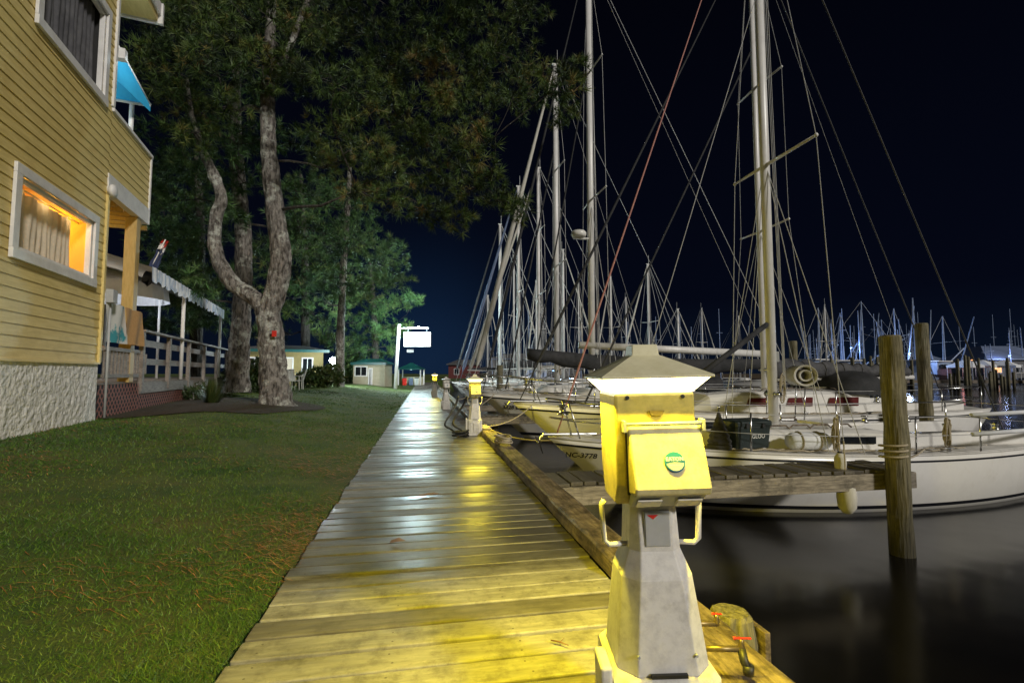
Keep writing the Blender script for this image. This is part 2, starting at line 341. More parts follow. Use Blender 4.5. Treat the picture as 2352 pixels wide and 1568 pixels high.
# ---- grass blades and fallen pine straw (uncountable)
def tri_mesh(name, verts, m, rnd, parent=None):
    n = len(verts)//3; me = bpy.data.meshes.new(name)
    me.from_pydata(verts.tolist(), [], np.arange(n*3).reshape(n, 3).tolist())
    a = me.attributes.new('rnd', 'FLOAT', 'FACE'); a.data.foreach_set('value', rnd.astype(np.float32))
    me.materials.append(m); o = bpy.data.objects.new(name, me); COL.objects.link(o)
    if parent: o.parent = parent
    return o
n = 270000
d = np.exp(rng.uniform(math.log(1.3), math.log(30), n)); az = rng.uniform(R(-75), R(5), n)
x = d*np.sin(az); y = d*np.cos(az); ok = (x < -.735)
x, y, d = x[ok], y[ok], d[ok]; n = len(x); z = lawn(x, y)
clump = np.sin(x*2.1+1.3*np.sin(y*1.7))*np.sin(y*2.6+x*.7)+.8*np.sin(x*.8+2)*np.sin(y*.9+.4*x)
keep = rng.random(n) < np.clip(.76+.34*clump, .16, 1)
x, y, z, d, clump = x[keep], y[keep], z[keep], d[keep], clump[keep]; n = len(x)
hgt = (.013+.015*rng.random(n))*(1+.25*clump)*np.clip(.8+d*.03, 1, 1.6); wd = np.clip(.0015*d, .0028, .02)
th = rng.uniform(0, 2*PI, n); lean = rng.normal(0, 1.0, (n, 2))*hgt[:, None]
P0 = np.stack([x-np.cos(th)*wd/2, y-np.sin(th)*wd/2, z-.005], 1); P1 = np.stack([x+np.cos(th)*wd/2, y+np.sin(th)*wd/2, z-.005], 1)
P2 = np.stack([x+lean[:, 0], y+lean[:, 1], z+hgt], 1)
rr = np.clip(.43-.22*clump+rng.normal(0, .20, n), 0, 1)
tag(tri_mesh('grass', np.stack([P0, P1, P2], 1).reshape(-1, 3), M['grass'], rr), 'short lawn grass beside the boardwalk', 'grass', kind='stuff')
n = 22000
d = np.exp(rng.uniform(math.log(1.4), math.log(12), n)); az = rng.uniform(R(-62), R(0), n)
x = d*np.sin(az); y = d*np.cos(az); den = np.sin(x*1.6+y*.5)+np.sin(y*1.9-x)+.5*np.sin(x*4+y*3)+.9*np.exp(-(x+1.0)**2/.3)
ok = (x < -.70) & (den > rng.uniform(-.1, 2.6, n)); x, y, d = x[ok], y[ok], d[ok]; n = len(x)
z = lawn(x, y)+.013+rng.uniform(0, .012, n); ln = rng.uniform(.03, .12, n); th = rng.uniform(-.9, .9, n)+rng.integers(0, 2, n)*PI; wd = np.clip(.0006*d, .0016, .005)
dx, dy = np.cos(th)*ln, np.sin(th)*ln; ox, oy = -np.sin(th)*wd, np.cos(th)*wd
A = np.stack([x-dx, y-dy, z-.01], 1); B_ = np.stack([x+ox, y+oy, z+.008], 1); C_ = np.stack([x-ox, y-oy, z+.008], 1); D_ = np.stack([x+dx, y+dy, z-.012], 1)
tv = np.concatenate([np.stack([A, B_, C_], 1), np.stack([B_, D_, C_], 1)]).reshape(-1, 3)
q = rng.random(n)
tag(tri_mesh('pine_straw', tv, M['straw'], np.concatenate([q, q])), 'fallen reddish pine needles strewn over the lawn', 'pine straw', kind='stuff')

# ================================================================== PEDESTALS
def rring(hx, hy, z, ch=0.0):
    if ch <= 0: return [V(-hx, -hy, z), V(hx, -hy, z), V(hx, hy, z), V(-hx, hy, z)]
    return [V(-hx+ch, -hy, z), V(hx-ch, -hy, z), V(hx, -hy+ch, z), V(hx, hy-ch, z), V(hx-ch, hy, z), V(-hx+ch, hy, z), V(-hx, hy-ch, z), V(-hx, -hy+ch, z)]
def make_pedestal(label):
    t = thing('power_pedestal', label, 'power pedestal')
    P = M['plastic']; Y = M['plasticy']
    b = MB(); b.loft([rring(.154, .154, 0, .03), rring(.150, .150, .300, .03), rring(.138, .138, .316, .03)])
    b.build('base', P, t, bevel=.005)
    b = MB(); b.box(-.095, .105, -.162, -.149, .05, .275); ap = b.build('access_panel', P, t, bevel=.006)
    b = MB(); b.box(-.03, .095, -.175, -.161, .08, .252); b.build('outlet_lid', P, ap, bevel=.008)
    b = MB(); b.box(-.186, -.1535, -.13, -.02, .12, .345); b.build('junction_box', P, t, bevel=.008)
    b = MB(); b.loft([rring(.131, .131, .316, .047), rring(.104, .104, .560, .045), rring(.076, .076, .632, .028), rring(.067, .067, .775, .018)])
    col = b.build('column', P, t, bevel=.003)
    b = MB(); b.box(-.05, .05, -.144, -.133, .319, .328); b.build('seam_plate', M['black'], t)
    for sx in (-.08, .08):
        b = MB(); b.lathe([(.004, -.133), (.004, -.122)], 8, (sx, 0, .37), 'y'); b.build('screw', M['grey'], col)
    b = MB(); b.box(-.036, .040, -.0775, -.068, .645, .748); st = b.build('sticker', M['grey'], t, bevel=.003)
    b = MB(); b.box(-.032, .036, -.0795, -.0778, .650, .744); b.build('sticker_face', M['grey'], st)
    b = MB(); b.poly([(-.028, -.0805, .738), (.006, -.0805, .738), (-.010, -.0805, .725)]); b.build('red_mark', M['red'], st)
    prof = [(.115, 1.092), (.115, .86), (.080, .768), (-.072, .768), (-.112, .83), (-.116, 1.092)]
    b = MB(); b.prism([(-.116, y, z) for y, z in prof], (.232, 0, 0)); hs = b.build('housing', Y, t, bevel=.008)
    prof = [(-.1165, 1.000), (-.136, .992), (-.196, .838), (-.191, .820), (-.1165, .810)]
    b = MB(); b.prism([(-.086, y, z) for y, z in prof], (.208, 0, 0)); b.build('receptacle_cover', M['coverp'], t, bevel=.006)
    b = MB(); b.box(-.090, .126, -.119, -.1165, .806, 1.004); b.build('cover_seam', M['black'], t)
    b = MB()
    b.prism([(-.082, -.1195, .812), (-.082, -.172, .816), (-.082, -.115, .772), (-.082, -.080, .770)], (.198, 0, 0)); ob = b.build('outlet_block', M['grey'], t, bevel=.004)
    for sx in (-.05, .06):
        b = MB(); Mx = Matrix.Translation((sx+.01, -.1465, .794)) @ Matrix.Rotation(R(-38), 4, 'X')
        b.box(-.034, .034, -.020, .020, -.008, -.0035, Mx); b.build('outlet', P, ob, bevel=.002)
    b = MB(); b.tube([(-.096, -.140, 1.006), (.126, -.140, 1.006)], .0055, 8); hb = b.build('hinge_bar', M['grey'], t, smooth=True)
    for sx in (-.096, .126):
        b = MB(); b.box(sx-.004, sx+.004, -.147, -.115, .985, 1.016); b.build('bracket', M['grey'], hb)
    b = MB(); b.prism([(-.020, -.117, 1.042), (.024, -.117, 1.042), (.018, -.117, 1.028), (-.014, -.117, 1.028)], (0, -.006, 0)); b.build('latch', M['brass'], t)
    for sx in (-.080, .080):
        b = MB(); b.lathe([(.006, -.120), (.006, -.114)], 8, (sx, 0, 1.080), 'y'); b.build('screw', M['black'], hs)
    n_ = V(0, -.932, .363).normalized(); u_ = V(0, .363, .932).normalized(); c_ = V(.030, -.1690, .904)+n_*.0035
    b = MB(); b.loft([[c_+n_*h+(V(1, 0, 0)*cos(a*PI/16)+u_*sin(a*PI/16))*r for a in range(32)] for r, h in ((.0285, -.004), (.0285, .001), (.027, .0015))])
    em = b.build('emblem', M['teal'], t)
    b = MB(); b.loft([[c_+n_*.0022+(V(1, 0, 0)*cos(a*PI/16)+u_*sin(a*PI/16))*r for a in range(17, 32)]+[c_+n_*.0022+V(r*.94, 0, 0)-u_*.004] for r in (.024, .0001)], False, False)
    b.build('emblem_lower', M['grey'], em)
    vs, fs = text_verts('EATON', .0145, 'CENTER', fat=.0003)
    b = MB(); b.add([c_+n_*.003+V(1, 0, 0)*p.x+u_*(p.y+.003) for p in vs], fs); b.build('lettering', M['whitep'], em, recalc=False)
    vs, fs = text_verts('Marina Power', .0055, 'CENTER')
    b = MB(); b.add([c_+n_*.003+V(1, 0, 0)*p.x+u_*(p.y-.011) for p in vs], fs); b.build('small_lettering', M['whitep'], em, recalc=False)
    b = MB(); b.loft([rring(.112, .112, 1.093), rring(.150, .150, 1.134)]); b.build('lens', M['lens'], t)
    b = MB(); b.loft([rring(.146, .146, 1.1345), rring(.160, .160, 1.1345), rring(.160, .160, 1.141), rring(.048, .048, 1.200), rring(.042, .042, 1.202), rring(.038, .038, 1.236)])
    b.build('roof', M['roofp'], t, bevel=.003)
    for s in (-1, 1):
        b = MB(); pts = [(s*.066, -.02, .640), (s*.128, -.02, .636), (s*.142, -.02, .648), (s*.148, -.02, .755), (s*.140, -.02, .768)]
        b.tube(pts, [.0085]*5, 6); b.build('cable_hook', P, t, smooth=True)
    return t
ped = make_pedestal('nearest off-white power pedestal with a glowing yellow lamp under its roof')
pc = at(1488, 855, 1.50); ped.location = (pc.x+.014, pc.y, 0); ped.rotation_euler = (0, R(-1.5), R(-10))
YEL = (1, .80, .035)
def ped_lights(o, s, wts):
    rz = o.rotation_euler.z
    for k, wt in enumerate(wts):
        a = rz - PI/2 + k*PI/2      # front, right, back, left
        dirv = V(cos(a), sin(a), 0); p = Vector(o.location)+dirv*(.152*s)+V(-.02*(s == 1), 0, 1.100*s)
        if wt: area(p, dirv*.85+V(0, 0, -.52), wt, YEL, .26*s, .03*s, 'pedestal_lamp')
ped_lights(ped, 1, (15, 32, 42, 36))
p2b = onz(1090, 998, 0)
ped2 = copy_tree(ped); ped2['label'] = 'second lit power pedestal with black hoses hanging at its left side'
ped2.location = (p2b.x, p2b.y, 0); ped2.scale = (.9,)*3; ped2.rotation_euler = (0, 0, R(-4)); ped_lights(ped2, .9, (8, 44, 0, 6))
ped3 = copy_tree(ped); ped3['label'] = 'farthest lit power pedestal, small at the end of the boardwalk'
p3b = at(998, 900, 22.5); ped3.location = (p3b.x, p3b.y, 0); ped3.scale = (.92,)*3; ped3.rotation_euler = (0, 0, 0); ped_lights(ped3, .92, (16, 0, 0, 0))
ped4 = copy_tree(ped); ped4['label'] = 'unlit grey power pedestal between the second and the farthest lit ones'
p4b = at(1024, 900, 15.2); ped4.location = (p4b.x, p4b.y, 0); ped4.scale = (.82,)*3; ped4.rotation_euler = (0, 0, R(8))
for c in ped4.children:
    if c.name.startswith('lens'):
        c.data = c.data.copy(); c.data.materials.clear(); c.data.materials.append(M['lensoff'])
    elif c.name.split('.')[0] in ('housing', 'receptacle_cover', 'roof'):
        c.data = c.data.copy(); c.data.materials.clear(); c.data.materials.append(M['plastic'])  # unlit pedestal keeps plain off-white, without lamp yellow in the colour
for o in (ped, ped2, ped3, ped4): o['group'] = 'power pedestals along the boardwalk'

for k, (dx, lab) in enumerate(((-.16, 'black hose looping down beside the second pedestal, innermost'), (-.21, 'black hose hanging outermost beside the second pedestal, coiled on the boards'))):
    b = MB(); q = p2b; pts = []
    for i in range(28):
        tt = i/27; pts.append((q.x+dx-.10*k-.20*sin(tt*PI*1.0)+.05*sin(tt*9), q.y-.1-.08*k+.12*sin(tt*7+k), .03+.68*(1-tt)**1.6+.02*sin(tt*11)))
    pts += [(q.x+dx-.1+.12*cos(i*.5), q.y-.3-.1*k+.12*sin(i*.5), .025+.004*i) for i in range(26)]
    b.tube(pts, .017, 7); o = b.build('garden_hose', M['black'], smooth=True); tag(o, lab, 'hose', 'black hoses')

# ---- edge timbers
for y0, y1, x0, x1, z1, lab in ((-3, 2.35, XR+.015, 1.34, .05, 'nearest squared edge timber at the foot of the near pedestal'),
                                (2.62, 9.3, XR+.012, 1.28, .10, 'long weathered edge timber between the first and second pedestals'),
                                (9.6, 21, XR+.015, 1.27, .10, 'edge timber running on past the second pedestal'),
                                (21.2, 56, XR+.015, 1.27, .10, 'farthest edge timber along the end of the boardwalk')):
    b = MB(); k = max(3, int((y1-y0)/.12)) if y1 < 12 else int((y1-y0)/.4); rg = []
    for i in range(k+1):
        y = y0+(y1-y0)*i/k; j = .012*noise.noise(V(y*1.6, x0, 1))+.006*noise.noise(V(y*7, x0, 4)); h = .016*noise.noise(V(y*1.2, 3, 1))+.010*noise.noise(V(y*6, 3, 7))-.004; g = .014*noise.noise(V(y*3, 9, 1))
        rg.append([V(x0+j, y, .002), V(x0+j+.012+g*.5, y, z1-.014+h), V(x0+.03+j+g, y, z1+h), V((x0+x1)/2, y, z1+h*.4-.004+g*.4), V(x1-.03+j, y, z1+h*.5), V(x1+j, y, z1-.02-g), V(x1+j, y, -.14)])
    b.loft(rg); tag(b.build('edge_timber', M['timber'], bevel=.003), lab, 'timber', 'timbers edging the boardwalk')
def pile(px, d, top, r, lab, p=None, lean=0, group='wooden mooring piles', rough=.12):
    if p is None: p = at(px, 855, d)
    t = thing('mooring_pile', lab, 'pile', (p.x, p.y, WZ), random.uniform(0, 6), group)
    b = MB(); hh = top-WZ
    zs = [-1.2+(hh+1.2)*i/18 for i in range(19)]
    pts = [V(lean*z, 0, z) for z in zs]+[V(lean*hh, 0, hh+.02)]
    b.tube(pts, [r*(1.06-.08*i/18) for i in range(19)]+[r*.84], 22, rough=rough, freq=9); b.build('shaft', M['pile'], t)
    return t
pp = at(2050, 1000, 5.55)
pile(2050, 5.55, 1.56, .115, 'thick weathered mooring pile at the outer end of the near finger pier')
pile(2122, 10.6, 2.22, .125, 'second mooring pile standing behind the front pile, greenish top')
pile(1824, 17, 2.25, .13, 'mooring pile between the front mast and the rolled canvas')
pile(1148, 24, 1.5, .15, 'short pile among the bows by the second pedestal')
ph = at(1682, 1412, 2.3); pile(0, 0, ph.z, .088, 'cut off pile head with mossy top beside the near pedestal', p=ph, rough=.3)
pile(0, 0, 1.3, .14, 'mooring pile far out beyond the third pier', p=V(7.3, 17.4, 0))
b = MB(); b.box(ph.x+.105, ph.x+.135, ph.y-.08, ph.y+.18, -.9, ph.z-.05); tag(b.build('fender_plank', M['timber'], bevel=.004), 'short upright plank fixed to the cut off pile head', 'plank')

# ---- finger piers
def finger_pier(x0, x1, y0, y1, lab, posts=True):
    t = thing('finger_pier', lab, 'pier', (x0, y0, 0), 0, 'finger piers')
    b = MB(); rn = []; x = 0
    while x < x1-x0-.05:
        wd = .130; b.box(x, x+wd, -.02+random.uniform(-.02, .02), y1-y0+.02+random.uniform(-.02, .02), -.035, random.uniform(-.006, .007)); rn += [random.random()]*6; x += .148
    b.build('deck_boards', M['pplanks'], t, rnd=rn, bevel=.004, recalc=False)
    Ln = x1-x0
    b = MB(); b.box(-.02, Ln+.06, -.045, .01, -.225, -.04); b.build('front_beam', M['greywood'], t, bevel=.006)
    b = MB(); b.box(-.02, Ln+.06, y1-y0-.01, y1-y0+.045, -.225, -.04); b.build('rear_beam', M['greywood'], t, bevel=.006)
    b = MB(); b.box(Ln, Ln+.05, .015, y1-y0-.015, -.225, -.04); b.build('end_beam', M['greywood'], t, bevel=.004)
    if posts:
        for xx in (Ln*.1, Ln*.55):
            b = MB(); b.lathe([(.09, -2), (.09, -.05)], 10, (xx, (y1-y0)/2, 0)); b.build('support_post', M['pile'], t, smooth=True)
    return t
finger_pier(1.20, 5.66, 4.82, 5.34, 'near weathered finger pier running out to the thick front pile', False).location.z = .02
finger_pier(1.36, 7.0, 12.75, 13.3, 'second finger pier beyond the two nearest sailboats')
finger_pier(1.36, 7.0, 17.1, 17.7, 'third finger pier among the moored sailboats')

# ================================================================== SAILBOATS
def sailboat(lab, loc, L_, B, fb, mast_t, mh, o):
    """local: +x bow, +y port, z=0 waterline"""
    t = thing('sailboat', lab, 'sailboat', loc, o.get('rz', PI), 'sailboats moored by the boardwalk')
    rs = o.get('rs', 1.0); full = o.get('full', True)
    def s(u): return fb*(1+.26*(max(u-.35, 0)/.65)**1.8+.05*((.35-min(u, .35))/.35)**2)
    def hb(u):
        if u > .42: return max(.015, B/2*(1-((u-.42)/.58)**2.3))
        return B/2*(1-.38*((.42-u)/.42)**2)
    def S(u, v):
        x = (1-v)*u*L_+v*L_*(.075+.80*u)
        y = hb(u)*((1-v)+v*(.90-.10*u)) if v <= 1 else hb(u)*(.90-.10*u)*max(.3, 1-(v-1)*1.6)
        if v <= 1: y += hb(u)*.05*sin(PI*v)
        return V(x, y, (1-v)*s(u))
    nu = 30; us = [i/nu for i in range(nu+1)]; vv = [0, .12, .25, .4, .55, .7, .85, 1.0, 1.15, 1.35]
    b = MB(); rings = []
    for u in us:
        l = [S(u, v) for v in vv]; rings.append(l+[V(p.x, -p.y, p.z) for p in l[::-1]])
    b.loft(rings, True, True)
    b.build('hull', M[o.get('hull', 'gel')], t, smooth=True)
    def band(name, v0, v1, m, off=.006):
        b = MB()
        for sg in (1, -1):
            rg = []
            for u in us:
                p, q = S(u, v0), S(u, v1); rg.append([V(p.x, sg*(p.y+off), p.z), V(q.x, sg*(q.y+off), q.z)])
            b.loft(rg, closed=False)
        return b.build(name, m, t, smooth=True, recalc=False)
    band('boot_stripe', .87, .935, M[o.get('stripe', 'navy')])
    band('sheer_stripe', .07, .105, M[o.get('stripe', 'navy')], .004)
    for sg in (1, -1):
        b = MB(); b.tube([V(S(u, 0).x, sg*(S(u, 0).y-.012), s(u)+.015) for u in us], .022, 6)
        b.build('toe_rail', M['deck'], t, smooth=True)
    b = MB(); rg = []
    for u in us:
        y = hb(u)-.01; rg.append([V(u*L_, y*k, s(u)-.015+.07*(1-k*k)*B/3) for k in (-1, -.6, -.2, .2, .6, 1)])
    b.loft(rg, closed=False); b.build('deck', M['deck'], t, smooth=True)
    def dz(u): return s(u)-.01+.06*B/3
    c0, c1 = o.get('cab', (.36, .74)); hc = o.get('hc', .36)
    st = [(c0, 1, .92), (c0+.02, 1.0, 1), (c0+(c1-c0)*.45, .96, 1), (c0+(c1-c0)*.75, .90, .9), (c1-.03, .8, .72), (c1, .55, .05)]
    def cw(u, k): return min(hb(u)*.64, B*.33)*k
    b = MB(); rg = []
    for u, kw, kh in st:
        wd = cw(u, kw); z = dz(u)-.04; h = hc*kh+.04; x = u*L_
        rg.append([V(x, wd, z), V(x, wd*.93, z+h*.82), V(x, wd*.80, z+h*.97), V(x, 0, z+h*1.06), V(x, -wd*.80, z+h*.97), V(x, -wd*.93, z+h*.82), V(x, -wd, z)])
    b.loft(rg); b.build('cabin', M['gel'], t, bevel=.012)
    for sg in (1, -1):
        for (f0, f1) in o.get('win', ((.08, .30), (.38, .54), (.60, .72))):
            pts = []
            for f, zz in ((f0+.01, .34), (f1, .36), (f1-.02, .70), (f0, .72)):
                u = c0+(c1-c0)*f; i = 0
                while st[i+1][0] < u: i += 1
                a_ = (u-st[i][0])/(st[i+1][0]-st[i][0]); kw = st[i][1]*(1-a_)+st[i+1][1]*a_; kh = st[i][2]*(1-a_)+st[i+1][2]*a_
                wd = cw(u, kw); h = hc*kh+.04; z = dz(u)-.04
                pts.append(V(u*L_, sg*(wd*(1-.07*zz/.82)+.012), z+h*zz))
            b = MB(); b.prism(pts, (0, sg*.006, 0)); b.build('window', M[o.get('winm', 'glass')], t)
    if full:
        u = c0+(c1-c0)*.82; b = MB(); b.box(u*L_-.28, u*L_+.25, -.27, .27, dz(u)+hc*.62, dz(u)+hc*.86+.04); b.build('hatch', M['glass'], t, bevel=.02)
        b = MB(); b.box(c0*L_-.03, c0*L_+.7, -.34, .34, dz(c0)+hc*1.03, dz(c0)+hc*1.03+.06); b.build('companionway_slide', M['gel'], t, bevel=.02)
        for sg in (1, -1):
            b = MB(); b.box(L_*.06, c0*L_, sg*hb(.2)*.60-.06, sg*hb(.2)*.60+.06, dz(.2)-.03, dz(.2)+.20); b.build('cockpit_coaming', M['gel'], t, bevel=.03)
            for xx in (.16, .27):
                b = MB(); b.lathe([(.07, 0), (.055, .03), (.045, .08), (.065, .12), (.05, .135)], 14, (xx*L_, sg*hb(.2)*.60, dz(.2)+.20)); b.build('winch', M['metal'], t, smooth=True)
            pts = []; xa, xb = (c0+(c1-c0)*.15)*L_, (c0+(c1-c0)*.62)*L_; zz = dz(c0+(c1-c0)*.4)-.04+(hc+.04)*.97; yy = sg*cw(c0+.1, .9)*.72
            for i in range(25):
                f = i/24; pts.append((xa+(xb-xa)*f, yy, zz+.015+.05*min(1, 2.2*abs(sin(PI*f*4)))))
            b = MB(); b.tube(pts, .014, 6); b.build('grab_rail', M['timber'], t, smooth=True)
            for xx in (.33, .47, .86):
                b = MB(); b.tube([(xx*L_-.09, sg*hb(xx)*.86, s(xx)+.07), (xx*L_+.09, sg*hb(xx)*.86, s(xx)+.07)], .012, 6); b.box(xx*L_-.03, xx*L_+.03, sg*hb(xx)*.86-.012, sg*hb(xx)*.86+.012, s(xx), s(xx)+.07); b.build('cleat', M['metal'], t)
            for off, ph_ in ((.80, 0), (.72, 1.7)):
                b = MB(); b.tube([V(L_*(.9-.62*i/40), sg*(hb(.9-.62*i/40)*off+.04*sin(i*1.1+ph_)), s(.9-.62*i/40)+.04+.012*sin(i*2.1+ph_)) for i in range(41)], .011, 5); b.build('sheet_rope', M['rope'], t, smooth=True)
        b = MB(); b.tube([V(L_*.80+.30*sin(i*.9)*(1+.3*sin(i*.37)), .25*cos(i*.83), s(.8)+.07+.0009*i+.02*sin(i*1.7)) for i in range(70)], .012, 5); b.build('flaked_rope', M['rope'], t, smooth=True)
        b = MB(); b.box(L_*.065, c0*L_-.04, -hb(.2)*.5, hb(.2)*.5, dz(.2)-.02, dz(.2)+.012); b.build('cockpit_sole', M['gcover'], t)
        z = s(1)+.06; b = MB(); b.tube([(L_-.75, .07, z), (L_+.10, .07, z+.01), (L_+.20, .07, z-.12)], .018, 6)
        b.prism([(L_+.22, -.05, z-.02), (L_+.22, .19, z-.02), (L_+.12, .07, z-.28)], (-.015, 0, -.01)); b.build('anchor', M['metal'], t)
        for sg in (1, -1):
            b = MB(); x, y, z = L_*(c1+.03), sg*hb(c1)*.35, dz(c1); b.tube([(x, y, z-.02), (x, y, z+.12), (x+.03, y, z+.18), (x+.09, y, z+.2)], [.04, .04, .05, .075], 10); b.build('vent', M['gel'], t, smooth=True)
    if o.get('dodger'):
        x0, x1 = c0*L_-.25, c0*L_+.75; wd = cw(c0, 1)*1.05; z0 = dz(c0)+hc*.8; b = MB(); rg = []
        for x, hh, k in ((x1, .05, .8), (x1-.25, .42, .95), (x1-.6, .58, 1), (x0, .60, 1.03)):
            rg.append([V(x, wd*k*cos(a), z0+hh*max(0, sin(a))**.5) for a in [PI*j/12 for j in range(13)]])
        b.loft(rg, closed=False); b.build('dodger', M['dcover'], t, smooth=True)
    mx = mast_t*L_; zb = dz(mast_t)+(hc*.95 if c0 < mast_t < c1 else 0)-.02; mr = o.get('mr', .064)
    b = MB(); b.tube([(mx, 0, zb), (mx, 0, zb+mh*.5), (mx, 0, zb+mh)], [mr, mr, mr*.85], 14, flat=.78); b.build('mast', M['alu'], t, smooth=True)
    b = MB(); b.box(mx-.14, mx+.14, -.04, .04, zb+mh, zb+mh+.05); b.build('masthead', M['alu'], t)
    b = MB(); b.tube([(mx-.1, 0, zb+mh+.04), (mx-.1, 0, zb+mh+.7)], .008*rs, 5); b.build('antenna', M['wire'], t)
    if full:
        for sg in (1, -1):
            b = MB(); b.lathe([(.05, 0), (.042, .03), (.036, .07), (.05, .10)], 12, (mx, 0, 0), 'y')
            b.v = [(p[0], sg*(mr*.7+p[1]), p[2]+zb+.55) for p in b.v]; b.build('mast_winch', M['metal'], t, smooth=True)
        b = MB(); b.tube([(mx-.12+.05*sin(i*.6), .09+.02*cos(i*.6), zb+.75+.16*cos(i*.6)-.004*i) for i in range(50)], .011, 5); b.build('halyard_coil', M['rope'], t, smooth=True)
        b = MB(); b.box(mx-mr-.03, mx-mr*.6, -.05, .05, zb+1.1, zb+1.28); b.build('mast_bracket', M['grey'], t, bevel=.01)
        b = MB(); b.box(mx-.10, mx+.10, -.10, .10, zb-.03, zb+.03); b.build('mast_step', M['grey'], t, bevel=.01)
    tips = []
    for hz, ln in o.get('spr', ((.5, 1.0),)):
        z = zb+mh*hz
        for sg in (1, -1):
            tip = V(mx-.12, sg*ln, z+.07); tips.append((sg, tip))
            b = MB(); b.tube([(mx, sg*mr*.6, z), tip], [.032*max(1, rs*.6), .022*max(1, rs*.6)], 8, flat=.6); sp_ = b.build('spreader', M['alu'], t, smooth=True)
            b = MB(); b.lathe([(.02, -.03), (.034, 0), (.02, .03)], 8, tuple(tip)); b.build('spreader_tip', M['alu'], sp_, smooth=True)
    wr = .0066*rs
    for sg in (1, -1):
        tl = [q for k, q in tips if k == sg]
        base = V(mx-.1, sg*(hb(mast_t)-.06), s(mast_t))
        b = MB(); b.tube([base]+tl+[V(mx, sg*.04, zb+mh*.985)], wr, 5); b.build('shroud', M['wire'], t)
        b = MB(); b.tube([base+V(.25, 0, 0), V(mx, sg*.05, tl[0].z-.15)], wr, 5); b.build('lower_shroud', M['wire'], t)
        b = MB(); b.tube([base+V(-.35, 0, 0), V(mx, sg*.05, tl[0].z-.15)], wr, 5); b.build('lower_shroud', M['wire'], t)
    bowp = V(L_-.12, 0, s(1)+.03); top = V(mx+.1, 0, zb+mh*.98)
    fr = o.get('furl', .045)
    b = MB(); b.tube([bowp, bowp.lerp(top, .06), bowp.lerp(top, .09), bowp.lerp(top, .5), bowp.lerp(top, .94), top], [.012, .014, fr, fr*.85, fr*.4, .012], 8); b.build('furled_jib', M[o.get('jib', 'sail')], t, smooth=True)
    if full:
        b = MB(); b.lathe([(.02, 0), (.09, .01), (.09, .03), (.05, .04), (.05, .13), (.09, .14), (.09, .16), (.02, .17)], 14, tuple(bowp.lerp(top, .03))); b.build('furler_drum', M['metal'], t, smooth=True)
        ib = V(L_*.86, 0, s(.86)+.08); it_ = V(mx+.08, 0, zb+mh*.72)
        b = MB(); b.tube([ib, it_], wr*o.get('inner', 1), 5); b.build('inner_stay', M[o.get('inm', 'wire')], t)
    b = MB(); b.tube([V(.12, 0, s(0)+.02), V(mx-.1, 0, zb+mh)], wr*1.2*o.get('bsr', 1), 5); b.build('backstay', M[o.get('bst', 'wire')], t)
    for k in range(3 if full else 1):
        b = MB(); b.tube([V(mx-.14-.1*k, .14-.14*k, zb+.5), V(mx-.1, .05-.05*k, zb+mh*.97)], wr*.9, 5); b.build('halyard', M['wire'], t)
    bl = o.get('boom', L_*.36)
    if bl:
        bz = zb+o.get('bh', .85); br = o.get('br', .055)
        e0, e1 = V(mx-.1+o.get('bfwd', 0), 0, bz), V(mx-bl, 0, bz+o.get('brise', .05))
        b = MB(); b.tube([e0, e1], br, 12); b.build('boom', M['alu'], t, smooth=True)
        b = MB(); b.tube([e1+V(.05, 0, 0), V(mx-.1, 0, zb+mh*.99)], wr*.8, 5); b.build('topping_lift', M['wire'], t)
        b = MB(); b.tube([V(mx-.08, 0, zb+.1), e0.lerp(e1, .35)], .03*rs**.5, 6); b.build('boom_vang', M['dwire'], t)
        cs = o.get('cover', 1); cd = o.get('cdrop', 0)
        if cs:
            b = MB(); rg = []; n = 22
            if cd: e0 = e0+V(1.7, 0, .05)
            for i in range(n+1):
                f = i/n; p = e0.lerp(e1, f*.96); hh = (.30-.18*f+.03*sin(i*2.3))*cs; ww = (.13-.05*f+.015*sin(i*1.7))*cs; zo = .03+hh*.5
                if cd: hh = (.20+.14*sin(f*PI)+.03*sin(i*2.3))*cs; zo = -br-.05-hh*.55-.12*sin(f*PI)
                rg.append([p+V(0, ww*cos(a), zo+hh*.55*sin(a)) for a in [2*PI*j/10 for j in range(10)]])
            b.loft(rg); b.build('sail_cover', M[o.get('cvm', 'dcover')], t, smooth=True)
            for i in range(2, n, 3):
                if cd: break
                c = rg[i]; m_ = sum(c, V(0, 0, 0))/10; b = MB(); b.tube([m_+(q-m_)*1.03 for q in c+[c[0]]], .012, 5); b.build('sail_tie', M['dwire'], t, smooth=True)
    if o.get('pole'):
        b = MB(); b.tube([V(mx+.06, 0, zb+1.75), V(mx+1.9, .25, zb+.62)], .045, 8); b.build('whisker_pole', M['dcover'], t, smooth=True)
    if full:
        sr = .0135
        zt = .58; b = MB(); w1 = hb(.86)*.95; b.tube([V(.84*L_, w1*1.05, s(.84)+zt), V(.95*L_, hb(.93)*.9, s(.95)+zt), V(L_-.02, .10, s(1)+zt+.03), V(L_+.04, 0, s(1)+zt+.03), V(L_-.02, -.10, s(1)+zt+.03), V(.95*L_, -hb(.93)*.9, s(.95)+zt), V(.84*L_, -w1*1.05, s(.84)+zt)], sr, 8)
        for sg in (1, -1):
            b.tube([V(.86*L_, sg*hb(.86)*.9, s(.86)), V(.86*L_, sg*w1, s(.86)+zt)], sr, 8)
            b.tube([V(.95*L_, sg*hb(.95)*.8, s(.95)), V(.97*L_, sg*.16, s(.97)+zt)], sr, 8)
            b.tube([V(.86*L_, sg*w1, s(.86)+zt*.5), V(.96*L_, sg*.17, s(.96)+zt*.5), V(L_-.02, sg*.05, s(1)+zt*.55)], sr*.8, 8)
        b.build('pulpit', M['metal'], t, smooth=True)
